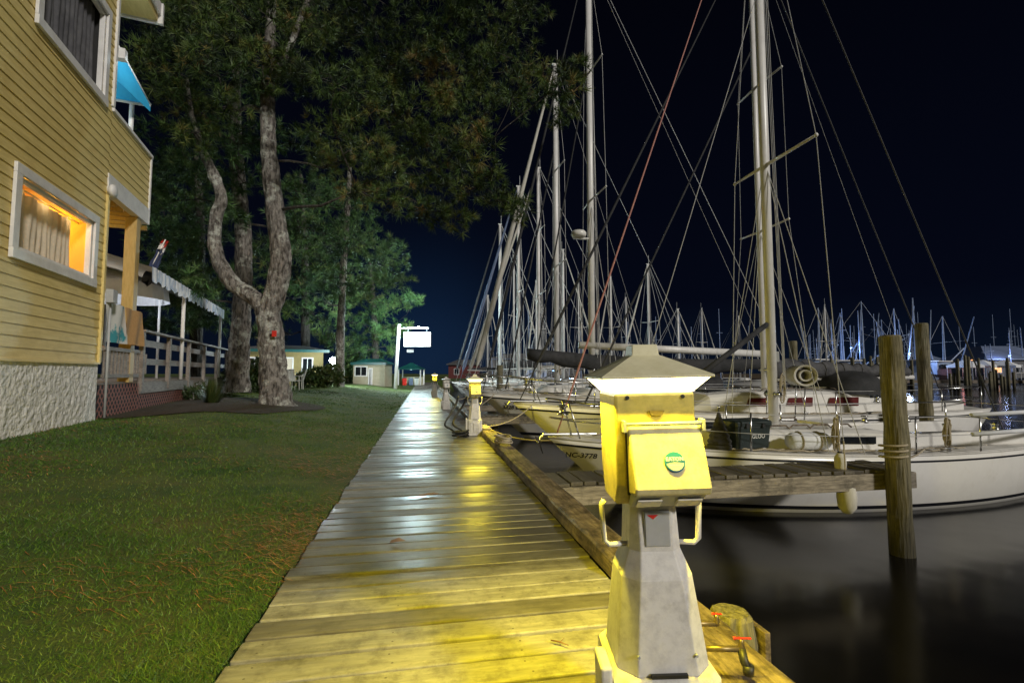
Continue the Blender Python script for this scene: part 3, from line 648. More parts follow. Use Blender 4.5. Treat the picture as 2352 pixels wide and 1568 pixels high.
        b = MB(); b.tube([V(.16*L_, hb(.16), s(.1)+zt), V(.03*L_, hb(.03)*.97, s(.03)+zt), V(.0, hb(0)*.8, s(0)+zt), V(0, -hb(0)*.8, s(0)+zt), V(.03*L_, -hb(.03)*.97, s(.03)+zt), V(.16*L_, -hb(.16), s(.1)+zt)], sr, 8)
        b.tube([V(.16*L_, hb(.16), s(.1)+zt*.5), V(.03*L_, hb(.03)*.97, s(.03)+zt*.5), V(0, hb(0)*.8, s(0)+zt*.5), V(0, -hb(0)*.8, s(0)+zt*.5), V(.03*L_, -hb(.03)*.97, s(.03)+zt*.5), V(.16*L_, -hb(.16), s(.1)+zt*.5)], sr, 8)
        for sg in (1, -1):
            for u in (.16, .03): b.tube([V(u*L_, sg*(hb(u)-.03), s(u)), V(u*L_, sg*hb(u)*.98, s(u)+zt)], sr, 8)
        b.build('pushpit', M['metal'], t, smooth=True)
        sts = [.28, .42, .56, .70]
        for sg in (1, -1):
            for u in sts:
                b = MB(); b.tube([V(u*L_, sg*(hb(u)-.05), s(u)), V(u*L_, sg*(hb(u)-.03), s(u)+zt)], .013, 8); b.build('stanchion', M['metal'], t, smooth=True)
            for kz in (.52, 1.0):
                b = MB(); b.tube([V(u*L_, sg*(hb(u)-.03), s(u)+zt*kz-(.015 if 0 < i < 5 else 0)) for i, u in enumerate([.16]+sts+[.86])], .006, 5); b.build('lifeline', M['wire'], t)
        if o.get('pads'):
            for kz in (1.0, .5):
                b = MB(); b.tube([V(.30*L_, hb(.30)-.03, s(.3)+zt*kz), V(.16*L_, hb(.16), s(.1)+zt*kz), V(.05*L_, hb(.05)*.985, s(.03)+zt*kz)], .033, 10); b.build('rail_pad', M['canvas'], t, smooth=True)
    if o.get('radar'):
        z = zb+mh*o['radar']; b = MB(); b.lathe([(.02, -.10), (.22, -.08), (.25, -.02), (.25, .06), (.20, .12), (.02, .14)], 18, (mx+.42, 0, z)); rd = b.build('radar_dome', M['gel'], t, smooth=True)
        b = MB(); b.box(mx, mx+.6, -.05, .05, z-.15, z-.10); b.build('bracket', M['alu'], rd)
    if o.get('text'):
        body, size, x0, z0 = o['text']; vs, fs = text_verts(body, size, fat=size*.025)
        out = []
        for p in vs:
            x, z = x0-p.x, z0+p.y; u = x/L_
            for _ in range(12):
                v = min(.99, max(0, 1-z/s(u))); u += (x-S(u, v).x)/L_
                u = min(.999, max(0, u))
            v = min(.99, max(0, 1-z/s(u))); out.append(V(x, S(u, v).y+.014, z))
        b = MB(); b.add(out, fs); b.build('hull_lettering', M['navy'], t, recalc=False)
    return t, s, hb
def bx(b0, L_, y): return (b0+L_+.0096*y, y, WZ)
A_, sA, hbA = sailboat('nearest white sailboat lying behind the near finger pier, bow toward the boardwalk', bx(1.85, 9.0, 7.3), 9.0, 2.8, .82, .560, 10.6,
    dict(spr=((.43, 1.0), ), jib='redline', furl=.016, boom=0, text=('NC-3778', .112, 8.74, .74), pads=True, hc=.27, cab=(.40, .76), win=((.1, .3), (.4, .55)), pole=True, mr=.085, bsr=1.6, bst='dwire'))
B_b, sB, hbB = sailboat('white sailboat with maroon cabin windows lying behind the nearest sailboat', bx(1.95, 12.35, 11.0), 12.35, 3.2, 1.05, .468, 12.6,
    dict(spr=((.33, .9), (.64, .85)), jib='dcover', furl=.035, cover=1.7, cvm='gcover', boom=4.6, bh=.30, winm='maroon', hc=.50, cab=(.29, .66), bst='dwire', bsr=2, win=((.08, .28), (.36, .52), (.62, .74)), dodger=True, inm='dcover', inner=4, mr=.075))
C_b, sC, hbC = sailboat('sailboat with a long white boom, dark drooping sail cover and radar dome on its mast', bx(1.55, 11.67, 15.0), 11.67, 3.3, 1.12, .68, 14.8,
    dict(spr=((.42, 1.1), (.72, .9)), jib='dcover', furl=.05, cover=1.7, cdrop=1, boom=6.5, bh=1.36, br=.12, bfwd=.55, radar=.34, rs=1.3, text=('3828 EG', .17, 10.95, .92), mr=.115, brise=-.25, dodger=True, inm='dcover', inner=3))
D_b, sD, hbD = sailboat('sailboat with a thick pale furled jib, third mast back from the near pedestal', bx(1.6, 11, 19.6), 11, 3.2, 1.1, .66, 14.0,
    dict(spr=((.36, 1.0), (.66, .9)), jib='sail', furl=.12, boom=4.2, rs=1.4, mr=.12, dodger=True, inm='dcover', inner=4, cover=1.4))
E_b, sE, hbE = sailboat('sailboat farther along the boardwalk with two pale spreaders and a slim furled jib', bx(1.7, 10.5, 24.5), 10.5, 3.1, 1.1, .62, 11.5,
    dict(spr=((.4, 1.0), (.7, .85)), jib='sail', furl=.09, boom=4.2, rs=1.7, mr=.09, cover=1.4, cvm='bluewall'))
F_b, sF, hbF = sailboat('sailboat before the last one in the row along the boardwalk', bx(1.7, 10, 29.3), 10, 3.0, 1.05, .62, 12.4,
    dict(spr=((.45, .95), ), jib='bluewall', furl=.11, boom=4.0, rs=2.0, mr=.10, full=False, cover=1.5))
G_b, sG, hbG = sailboat('last sailboat in the row along the boardwalk, smallest in view', bx(1.7, 9.5, 36), 9.5, 3.0, 1.05, .62, 12.0,
    dict(spr=((.45, .95), ), jib='dcover', furl=.10, boom=3.6, rs=2.2, mr=.10, full=False, cover=1.5))
for k, (px, d, mh, ln, lab) in enumerate(((1492, 35, 8.6, 8.5, 'short masted sailboat alone in the gap between the near pedestal and the front mast'),
                              (1405, 44, 9.5, 9, 'distant sailboat seen just left of the near pedestal'),
                              (1232, 46, 9.5, 9, 'distant sailboat behind the pale furled jib'),
                              (1330, 52, 11, 10, 'distant tall sailboat behind the long white boom'),
                              (1615, 62, 9, 9, 'distant sailboat far behind the front mast, on its left'),
                              (1700, 58, 7.5, 8, 'distant small sailboat low behind the front mast'),
                              (1180, 50, 13, 10, 'distant tall masted sailboat left of the others behind the furled jibs'),
                              (1295, 40, 11, 9, 'distant sailboat hiding behind the mast of the boat with the pale jib'),
                              (1560, 48, 7.0, 8, 'distant low sailboat right of the short masted one'),
                              (1440, 66, 11, 10, 'distant sailboat between the near pedestal roof and the radar mast'),
                              (1120, 58, 10, 9, 'distant sailboat low beyond the bows at the end of the boardwalk'),
                              (1900, 52, 8.0, 9, 'distant sailboat right of the front mast under the backstays'))):
    p = at(px, 855, d)
    sailboat(lab, (p.x-ln*.6*cos(R(200+20*k)), p.y-ln*.6*sin(R(200+20*k)), WZ), ln, 2.9, 1.0, .6, mh, dict(spr=((.5, .9),), jib='sail', furl=.08, boom=3.4, rs=2.2, mr=.10, full=False, rz=R(200+20*k), cover=1.4, hull=('gel' if k % 3 else 'bluewall')))

# ---- gear on the near boats
def decky(px, Y):
    v = ray(px, 855); k = Y/v.y; return v.x*k
x = decky(1706, 6.55); zc = WZ+sA(.62)+.07
t = thing('cooler', 'dark green cooler chest standing on the side deck of the nearest sailboat', 'cooler', (x, 6.55, zc), R(8))
b = MB(); b.loft([rring(.30, .17, 0, .03), rring(.33, .19, .32, .03)]); b.build('body', M['cooler'], t, bevel=.008)
b = MB(); b.loft([rring(.345, .205, .322, .03), rring(.345, .205, .39, .03), rring(.31, .17, .415, .03)]); b.build('lid', M['cooler'], t, bevel=.008)
for s_ in (-1, 1):
    b = MB(); b.tube([(s_*.32, -.09, .24), (s_*.365, -.09, .24), (s_*.365, .09, .24), (s_*.32, .09, .24)], .014, 6); b.build('handle', M['black'], t)
    b = MB(); b.box(s_*.15-.025, s_*.15+.025, -.222, -.206, .31, .37); b.build('latch', M['black'], t)
vs, fs = text_verts('IGLOO', .085, 'CENTER'); b = MB(); b.add([V(p.x+.06, -.192, .15+p.y) for p in vs], fs); b.build('lettering', M['whitep'], t, recalc=False)
x = decky(1648, 6.45); t = thing('conical_ornament', 'small cone shaped ornament tree standing left of the cooler', 'ornament', (x, 6.45, zc-.02))
b = MB(); b.lathe([(.10, 0), (.17, .03), (.17, .08), (.10, .10)], 16); b.build('foot', M['gcover'], t, smooth=True)
b = MB(); b.lathe([(max(.008, (.16*(1-i/13))*(1+.16*(i % 2))), .10+.50*i/13) for i in range(14)], 14); b.build('cone', M['gcover'], t)
b = MB(); b.lathe([(.006, .59), (.022, .62), (.006, .65)], 8); b.build('tip', M['metal'], t, smooth=True)
x = decky(1850, 6.3)
t = thing('rolled_mat', 'pale rolled mat tied with rope lying right of the front mast', 'rolled mat', (x, 6.3, zc+.10), R(-8))
b = MB(); b.lathe([(.01, -.30), (.10, -.30), (.125, -.24), (.13, 0), (.125, .24), (.10, .30), (.01, .30)], 18, ax='x'); b.build('roll', M['canvas'], t, smooth=True)
for xx in (-.15, .13):
    b = MB(); b.tube([(xx, .137*cos(a*.4), .137*sin(a*.4)) for a in range(17)], .012, 6); b.build('tie_rope', M['rope'], t, smooth=True)
def fender(px, py0, py1, d, lab):
    p = at(px, (py0+py1)/2, d); hh = (py1-py0)/F*d/2; r = hh*.55
    t = thing('fender', lab, 'fender', p)
    b = MB(); b.lathe([(.02, -hh), (r*.5, -hh*.93), (r*.9, -hh*.6), (r, 0), (r*.9, hh*.6), (r*.45, hh*.92), (.02, hh)], 16); b.build('body', M['sail'], t, smooth=True)
    b = MB(); b.lathe([(.02, hh*.95), (.03, hh*1.08), (.02, hh*1.12)], 8); b.build('eye', M['black'], t)
    b = MB(); b.tube([(0, 0, hh), (.01, .02, hh+.45)], .008, 5); b.build('line', M['rope'], t)
fender(1945, 1105, 1178, 5.65, 'white fender hanging below the near finger pier against the hull')
fender(1930, 1040, 1085, 5.75, 'small round fender hanging above the near finger pier')
for px, Y, kk, lab in ((1912, 6.1, 1.0, 'hank of rope hung on the lifeline of the nearest sailboat'), (2165, 6.0, .9, 'second hank of rope hung on the lifeline right of the thick front pile')):
    x = decky(px, Y); b = MB(); pts = [(x+(.022+.012*sin(i*.4))*kk*cos(i*.62)+.028*sin(i*.31), Y-.02+.03*sin(i*.9), WZ+sA(.5)+.33+(.20+.05*sin(i*.27))*kk*sin(i*.62)) for i in range(110)]
    b.tube(pts, .010, 6); tag(b.build('coiled_rope', M['rope'], smooth=True), lab, 'rope', 'hanks on the lifelines')
p = at(1838, 862, 10.3); t = thing('rolled_canvas', 'rolled white canvas tube behind the front mast, over the second sailboat', 'rolled canvas', p, R(60))
b = MB(); n = 18
for r0, r1 in ((.22, .18), (.12, .09)):
    b.loft([[V(xx, r*cos(2*PI*j/n), r*sin(2*PI*j/n)) for j in range(n)] for xx, r in ((-.5, r0), (.5, r0), (.5, r1), (-.5, r1), (-.5, r0))], False, False)
b.build('roll', M['sail'], t, smooth=True)
for s_ in (-.4, .4):
    b = MB(); b.tube([(s_, 0, -.2), (s_*1.1, .05, -1.0)], .014, 6); b.build('leg', M['metal'], t, smooth=True)
def rope(p0, p1, sag, lab, r=.013, m='rope'):
    b = MB(); pts = []
    for i in range(17):
        f = i/16; q = Vector(p0).lerp(Vector(p1), f); q.z -= sag*4*f*(1-f); pts.append(q)
    b.tube(pts, r, 6); return tag(b.build('mooring_rope', M[m], smooth=True), lab, 'rope', 'mooring ropes')
rope((1.2, 8.6, .12), (2.35, 7.25, WZ+sA(1)+.02), .12, 'mooring rope from the edge timber to the bow of the nearest sailboat')
rope((1.2, 9.2, .12), (2.5, 10.9, WZ+sB(1)), .12, 'mooring rope slung from the edge timber to the second sailboat')
rope((pp.x, pp.y+.12, .25), (7.6, 6.2, -.02), .12, 'mooring rope from the thick front pile back to the nearest sailboat')
rope((1.2, 13.6, .12), (2.2, 14.8, WZ+sC(1)), .1, 'mooring rope holding the bow of the long boomed sailboat')
rope((1.2, 18.2, .12), (2.2, 19.5, WZ+sD(1)), .1, 'mooring rope holding the bow of the sailboat with the pale furled jib')
b = MB(); pts = [(pp.x+.130*cos(i*.4), pp.y+.130*sin(i*.4), .16+.012*i/3) for i in range(48)]; b.tube(pts, .013, 6)
tag(b.build('rope_wrap', M['rope'], smooth=True), 'rope wrapped round the thick front pile', 'rope')
b = MB(); pts = [(1.17+.11*cos(i*.5)*(1+.2*sin(i*.13)), 7.1+.24*sin(i*.5), .115+.0016*i+.012*sin(i*.9)) for i in range(62)]; b.tube(pts, .013, 6)
tag(b.build('rope_coil', M['rope'], smooth=True), 'coil of rope lying on the long edge timber', 'rope')
b = MB(); pts = [(1.14+.08*sin(i*.7), 8.75+i*.018, .115+.012*abs(sin(i*1.3))) for i in range(40)]; b.tube(pts, .014, 6)
tag(b.build('rope_heap', M['rope'], smooth=True), 'heap of rope on the edge timber right of the second pedestal', 'rope')
for k, (px, py, d, lab) in enumerate(((1645, 1410, 1.95, 'upper red lever water valve behind the near pedestal'), (1702, 1466, 1.8, 'lower red lever water valve with a black hose end beside the near pedestal'))):
    p = at(px, py, d); t = thing('water_valve', lab, 'valve', p, R(-12), 'red lever valves')
    kx = 1.0 if k else .6
    b = MB(); b.box(-.018*kx, .036*kx, -.005, .005, .0, .004); b.tube([(-.018*kx, 0, .002), (-.028*kx, 0, .002)], .006, 6); b.build('lever', M['red'], t, bevel=.0015)
    b = MB(); b.lathe([(.010, -.04), (.012, -.025), (.008, -.012), (.008, .0)], 10); b.tube([(-.14, 0, -.035), (0, 0, -.035)], .011, 8); b.build('body', M['brass'], t, smooth=True)
    if k:
        b = MB(); b.tube([(0, 0, -.035), (.0, -.02, -.065), (.01, -.03, -.09)], .015, 10); b.lathe([(.019, -.105), (.019, -.075)], 12, (.01, -.03, 0)); b.build('hose_end', M['black'], t, smooth=True)
for px, py, lab, a0 in ((985, 1135, 'forked dry twig lying on the boards halfway along', .1), (1285, 1475, 'short dry stick lying on the boards left of the near pedestal', -.7)):
    k_ = 1.0 if py < 1300 else .45
    p = onz(px, py, .010); b = MB(); b.tube([p+V(-.09*cos(a0), -.09*sin(a0), 0)*k_, p+V(0, .01, .004)*k_, p+V(.09*cos(a0), .09*sin(a0), .002)*k_], [.006*k_, .008*k_, .004*k_], 6)
    b.tube([p, p+V(.06, .05, .01)*k_], [.005*k_, .002*k_], 5); tag(b.build('twig', M['leaftan'], smooth=True), lab, 'twig')
p = onz(912, 1243, .006); b = MB(); b.add([p+V(-.05, -.02, 0), p+V(.0, -.035, .012), p+V(.06, .0, .002), p+V(.01, .04, .014), p+V(-.04, .025, .004)], [(0, 1, 4), (1, 3, 4), (1, 2, 3)])
tag(b.build('dead_leaf', M['leaftan']), 'curled dead leaf on the wet boards', 'leaf')

# ================================================================== YELLOW HOUSE
az = YAW+math.atan((750-CX)/F); u = V(sin(az), cos(az), 0); no = V(u.y, -u.x, 0); Cw = at(222, 855, 8.25); Cw.z = 0
RZ = math.atan2(u.y, u.x)
def onwall(px, py, off=0):
    v = ray(px, py); c = Cw+no*off; k = (c-EYE).dot(no)/v.dot(no); P_ = EYE+v*k; return (P_-Cw).dot(u), P_.z
def h2w(x, y, z): return Cw+u*x-no*y+V(0, 0, z)
house = thing('yellow_house', 'yellow clapboard house with a lit curtained window at the left edge', 'house', Cw, RZ)
xp = onwall(340, 450)[0]
wl0 = onwall(36, 480)[0]; wl1 = onwall(208, 580)[0]; wz0 = onwall(205, 640)[1]; wz1 = onwall(205, 506)[1]
uz0 = onwall(228, 215)[1]; uz1 = uz0+1.45; ux0 = onwall(88, 60)[0]; ux1 = onwall(236, 150)[0]
ZB = 1.32; ZT = 8.45
def clap(b, x0, x1, z0, z1, holes, y=0, pitch=.148):
    z = z0
    while z < z1-.001:
        zt = min(z+pitch, z1); segs = [(x0, x1)]
        for (a, c, e, g) in holes:
            if z < g-.02 and zt > e+.02:
                ns = []
                for s0, s1 in segs:
                    if c <= s0 or a >= s1: ns.append((s0, s1)); continue
                    if a > s0: ns.append((s0, a))
                    if c < s1: ns.append((c, s1))
                segs = ns
        for s0, s1 in segs:
            b.add([(s0, y-.015, z), (s1, y-.015, z), (s1, y-.002, zt), (s0, y-.002, zt), (s0, y, z), (s1, y, z)], [(0, 1, 2, 3), (0, 4, 5, 1)])
        z = zt
b = MB(); clap(b, -7.5, -.0, ZB, ZT, [(wl0, wl1, wz0, wz1), (ux0, ux1, uz0, uz1)])
b.build('wall', M['siding'], house, recalc=False)
b = MB(); clap(b, .0, xp, 4.68, 5.80, []); par = b.build('balcony_parapet', M['siding'], house, recalc=False)
b = MB(); b.box(.0, xp, .01, .12, 4.68, 5.78); b.build('parapet_core', M['siding'], par)
b = MB(); b.box(-.0, xp+.05, -.05, .16, 5.80, 5.86); b.build('parapet_cap', M['trim'], par)
b = MB(); b.box(xp, xp+.06, -.035, .14, 4.34, 5.80); b.build('porch_corner_trim', M['trim'], house)
b = MB(); b.box(-.02, xp, -.03, .10, 4.33, 4.66); b.build('fascia', M['trim'], house)
b = MB(); nx_ = 60; nz_ = 12; rg = []
for i in range(nz_+1):
    z = -.2+(ZB-.01+.2)*i/nz_; rg.append([V(-7.5+7.495*k/nx_, -.012+.016*noise.noise(V(k*.9, i*.8, 2))+.010*noise.noise(V(k*2.1, i*1.9, 5)), z) for k in range(nx_+1)])
b.loft(rg, closed=False); b.build('foundation', M['stucco'], house, smooth=True)
b = MB(); b.box(-7.5, .0, -.045, -.003, ZB-.03, ZB); b.build('drip_board', M['siding'], house)
b = MB(); b.box(-.035, .035, -.045, .02, ZB, 4.33); b.build('corner_board', M['siding'], house)
b = MB(); b.box(-.035, .035, -.045, .02, 5.88, ZT); b.build('corner_board', M['trim'], house)
b = MB(); b.box(-.12, -.04, .04, 7, -.1, ZT); b.build('end_wall', M['siding'], house)
xe = onwall(322, 40)[0]
b = MB(); b.box(-7.5, xe, -.35, 8, ZT, ZT+.25); b.build('roof', M['trim'], house)
b = MB(); b.box(.04, xe-.02, -.3, 2.0, ZT-.14, ZT-.003); b.build('soffit', M['siding'], house)
b = MB(); b.box(xe, xe+.07, -.38, 2, ZT-.17, ZT+.27); b.build('gable_trim', M['trim'], house)
b = MB(); b.box(0, xp, .12, 4.5, 4.40, 4.46); pcl = b.build('porch_ceiling', M['postwood'], house)
for i in range(8):
    b = MB(); b.box(.1+i*.33, .16+i*.33, .12, 4.5, 4.30, 4.399); b.build('joist', M['postwood'], pcl)
px_, _ = onwall(315, 600); b = MB(); b.box(px_-.11, px_+.11, .0, .2, .95, 4.33); b.build('porch_post', M['postwood'], house, bevel=.01)
def window(x0, x1, z0, z1, lit):
    tw = .13
    b = MB()
    b.box(x0-tw, x1+tw, -.055, -.0155, z1, z1+tw); b.box(x0-tw, x1+tw, -.065, -.0155, z0-tw, z0); b.box(x0-tw, x0, -.055, -.0155, z0, z1); b.box(x1, x1+tw, -.055, -.0155, z0, z1)
    b.box(x0, x0+.05, -.0155, .06, z0, z1); b.box(x1-.05, x1, -.0155, .06, z0, z1); b.box(x0+.05, x1-.05, -.0155, .06, z1-.05, z1); b.box(x0+.05, x1-.05, -.0155, .06, z0, z0+.05)
    wn = b.build('window', M['trim'], house, bevel=.006)
    n = 130; xe_ = x0+(x1-x0)*(.93 if lit else 1); rg = []; yc = .20 if lit else .125
    for i in range(n+1):
        f = i/n; x = x0-.05+(xe_-x0)*f; y = yc+.016*sin(f*88)+.010*sin(f*35+1)
        rg.append([V(x+.02*sin(k*1.2+f*20)*(k < 4), y+.004*k*sin(f*40), z0-.12+(z1-z0+.12-(.06 if lit else 0))*(k/5)) for k in range(6)])
    b = MB(); b.loft(rg, closed=False); b.build('curtain', M['curtain' if lit else 'gcurtain'], wn, smooth=True)
    mm = M['room' if lit else 'dark']
    b = MB(); b.box(x0-.1, x1+.25, .9, .95, z0-.3, z1+.3); b.box(x1+.0, x1+.04, .07, .9, z0-.3, z1+.3); b.box(x0-.14, x0-.1, .07, .9, z0-.3, z1+.3); b.box(x0-.1, x1+.0, .07, .9, z1+.06, z1+.1); b.box(x0-.1, x1+.0, .07, .9, z0-.3, z0-.26); b.build('room', mm, wn)
    if lit:
        b = MB(); b.tube([(x0, yc-.02, z1-.04), (x1, yc-.02, z1-.04)], .012, 8); b.build('curtain_rail', M['postwood'], wn)
window(wl0, wl1, wz0, wz1, True); window(ux0, ux1, uz0, uz1, False)
point(h2w(wl1-.20, .60, wz1-.15), 14, (1, .74, .26), .06, 'room_lamp')
for f in (.15, .5, .85): point(h2w(wl0+(wl1-wl0)*f, .08, wz1-.03), 1.1, (1, .74, .38), .03, 'curtain_fill')  # unseen lamps added in front of the curtain to brighten it
point(h2w(1.2, 1.6, 4.0), 40, (1, .64, .18), .08, 'porch_lamp')
x, z = onwall(247, 440); b = MB(); b.lathe([(.02, -.15), (.11, -.13), (.12, -.08), (.08, -.06), (.08, -.04)], 16, (x-.05, 0, z), 'y'); b.build('wall_lamp', M['trim'], house, smooth=True)
x, z = onwall(240, 680); b = MB(); b.box(x-.10, x+.10, -.16, -.046, z-.12, z+.12); mb_ = b.build('meter_box', M['grey'], house, bevel=.01)
b = MB(); b.tube([(x+.06, -.07, z-.12), (x+.06, -.07, .3)], .02, 8); b.build('conduit', M['grey'], mb_, smooth=True)
x, z = onwall(272, 125); b = MB(); b.box(x-.07, x+.07, -.12, .05, z-.1, z+.1); b.build('floodlight', M['trim'], house, bevel=.01)
p1 = at(266, 92, 8.85); p2 = at(346, 240, 9.8); inn = -no
aw = thing('blue_awning', 'bright blue canvas awning over the upper balcony of the yellow house', 'awning', p1)
b = MB(); rg = []
for i in range(7):
    f = i/6; q = p1.lerp(p2, f); q.z -= .06*sin(PI*f); rg.append([q+inn*k*3.2 for k in (0, .33, .66, 1)])
b.loft(rg, closed=False); b.build('canopy', M['blue'], aw, p1, smooth=True)
b = MB(); b.poly([p1, p2, p2+V(0, 0, -.16), p1+V(0, 0, -.75)]); b.build('side_panel', M['blue'], aw, p1)
b = MB(); b.tube([p2+V(0, 0, -.03), p2+inn*3.2+V(0, 0, -.03)], .03, 6); b.tube([p1+V(0, 0, -.02), p2+V(0, 0, -.02)], .018, 6); b.build('frame', M['trim'], aw, p1, smooth=True)
q = at(304, 224, 9.75); b = MB(); b.tube([q, V(q.x, q.y, 5.85)], .045, 8); b.build('pole', M['trim'], aw, p1, smooth=True)
point(h2w(.9, 1.0, 6.4), 20, (.75, .92, 1), .08, 'balcony_lamp'); point(at(330, 150, 9.0), 6, (.8, .95, 1), .05, 'flood_lamp')
# deck with railing
xd = onwall(549, 830)[0]; xd = min(xd, 13.5)
dk = thing('timber_deck', 'raised timber deck with a board railing running back from the yellow house', 'deck', Cw, RZ)
b = MB()
for i in range(34): b.box(.02, xd, .06+i*.148, .06+i*.148+.14, .93, .97)
b.build('floor', M['deckwood'], dk)
b = MB(); b.box(xp+.1, xd, .0, .05, .70, .93); b.build('skirt_board', M['railwood'], dk)
def lattice(b, x0, x1, z0, z1, y, sp=.15):
    hh = z1-z0; k = x0-hh
    while k < x1:
        for sg in (0, 1):
            a0, a1 = max(k, x0), min(k+hh, x1)
            if a1-a0 > .03:
                za, zb_ = (z0+(a0-k), z0+(a1-k)) if not sg else (z1-(a0-k), z1-(a1-k)); yy = y-.012*sg; wv = .026
                b.add([(a0, yy, za-wv), (a1, yy, zb_-wv), (a1, yy, zb_+wv), (a0, yy, za+wv)], [(0, 1, 2, 3)])
        k += sp
b = MB(); lattice(b, .05, xp, .22, .92, -.005); b.build('lattice', M['lattice'], dk, recalc=False)
b = MB(); lattice(b, xp+.1, xd, .22, .68, .03); b.build('lattice', M['lattice'], dk, recalc=False)
b = MB(); b.box(.02, xd, .12, .15, -.1, .92); b.build('backing', M['dark'], dk)
zr = 2.02
b = MB(); b.box(xp+.1, xd, -.06, .10, zr, zr+.05); b.build('top_rail', M['railwood'], dk)
for zz, hh in ((1.72, .15), (1.32, .14)):
    b = MB(); b.box(xp+.1, xd, .06, .09, zz, zz+hh); b.build('rail_board', M['railwood'], dk)
nps = 6
for i in range(nps+1):
    x = xp+.15+(xd-xp-.25)*i/nps; b = MB(); b.box(x-.06, x+.06, -.03, .055, .75, zr-.003); b.build('rail_post', M['railwood'], dk, bevel=.006)
b = MB(); b.box(.3, xp, .0, .05, 1.55, 1.62); b.box(.3, xp, .0, .05, 1.05, 1.12)
for i in range(14): b.box(.35+i*.16, .40+i*.16, .01, .045, 1.12, 1.55)
b.build('porch_rail', M['railwood'], dk)
xc0, xc1 = onwall(334, 640)[0], onwall(508, 715)[0]; zv = 3.45
cn = thing('canvas_canopy', 'white canvas canopy with a scalloped striped valance over the timber deck', 'canopy', Cw, RZ)
b = MB(); rg = []
for i in range(15):
    x = xc0+(xc1-xc0)*i/14; sg = .05*abs(sin(PI*i/14*4)); rg.append([V(x, -.1+3.6*k, zv+1.05*k-sg*(1-abs(2*k-1))-.02) for k in (0, .25, .5, .75, 1)])
b.loft(rg, closed=False); b.build('canopy_roof', M['canvas'], cn, smooth=True)
b = MB(); n = 170; rg = []
for i in range(n+1):
    x = xc0+(xc1-xc0)*i/n; sc = abs(sin(PI*i/n*17)); rg.append([V(x, -.11+.012*sin(i*.9), zv), V(x, -.12+.02*sin(i*.9), zv-.26-.09*sc)])
b.loft(rg, closed=False); b.build('valance', M['valance'], cn)
for pxx in (420, 506):
    x = onwall(pxx, 750)[0]; b = MB(); b.tube([(x, .0, .97), (x, .0, zv)], .045, 8); b.build('pole', M['trim'], cn, smooth=True)
for x in (xc0+.1, xc1-.1):
    b = MB(); b.tube([(x, 3.4, .97), (x, 3.4, zv+1)], .04, 8); b.build('pole', M['trim'], cn, smooth=True)
point(h2w((xc0+xc1)/2, 1.5, 3.2), 30, (.78, .88, 1), .1, 'canopy_lamp')
tp = at(262, 612, 13.5); tp.z = .97
tn = thing('white_tent', 'white peaked tent top seen through the open porch', 'tent', tp, RZ)
b = MB(); n = 20; b.loft([[V(r*cos(2*PI*j/n+.4), r*sin(2*PI*j/n+.4), z) for j in range(n)] for r, z in ((1.35, 2.25), (1.3, 2.65), (.75, 2.95), (.12, 3.45))], False, True); b.build('tent_roof', M['canvas'], tn)
for a in range(4):
    b = MB(); b.tube([(1.2*cos(a*PI/2+.7), 1.2*sin(a*PI/2+.7), 0), (1.2*cos(a*PI/2+.7), 1.2*sin(a*PI/2+.7), 2.5)], .035, 6); b.build('pole', M['trim'], tn, smooth=True)
point(tp+V(.3, -1.2, 1.7), 26, (1, .88, .7), .1, 'tent_lamp')
def towel(px0, px1, py0, py1, m, lab):
    x0, z1 = onwall(px0, py0); x1, z0 = onwall(px1, py1); z1 = min(z1, 2.4)
    b = MB(); rg = []
    for i in range(25):
        f = i/24; x = x0+(x1-x0)*f; rg.append([V(x+.01*k, -.05-.025*sin(f*11+k*.5), z0+(z1-z0)*(1-k/6)) for k in range(7)])
    b.loft(rg, closed=False); o = b.build('towel', m, smooth=True); o.location = Cw; o.rotation_euler.z = RZ
    return tag(o, lab, 'towel', 'towels hung on the porch')
towel(234, 279, 690, 790, M['white_teal'], 'white and teal towel hung on the porch rail')
towel(281, 320, 700, 795, M['tan'], 'tan towel hung next to the porch post')
f0, f1 = at(348, 612, 11.3), at(380, 550, 11.3); fl = thing('flag', 'furled navy flag with white and red tip on a slanted pole', 'flag', f0)
b = MB(); b.tube([f0-(f1-f0)*.3, f1], .014, 6); b.build('pole', M['trim'], fl, f0, smooth=True)
for nm, a, c, m in (('red_stripe_cloth', .86, .96, 'red'), ('white_stripe_cloth', .68, .86, 'canvas'), ('blue_cloth', -.25, .68, 'navycloth')):
    b = MB(); rg = []
    for i in range(8):
        f = a+(c-a)*i/7; q = f0.lerp(f1, f)+V(0, 0, -.05-.12*(1-f)); r_ = .06+.05*(1-f)+.012*sin(i*2); rg.append([q+rt*r_*(1+.3*sin(3*j))*cos(2*PI*j/10)+V(0, 0, r_*1.1*sin(2*PI*j/10))+fh*.6*r_*sin(4*PI*j/10) for j in range(10)])
    b.loft(rg); b.build(nm, M[m], fl, f0, smooth=True)

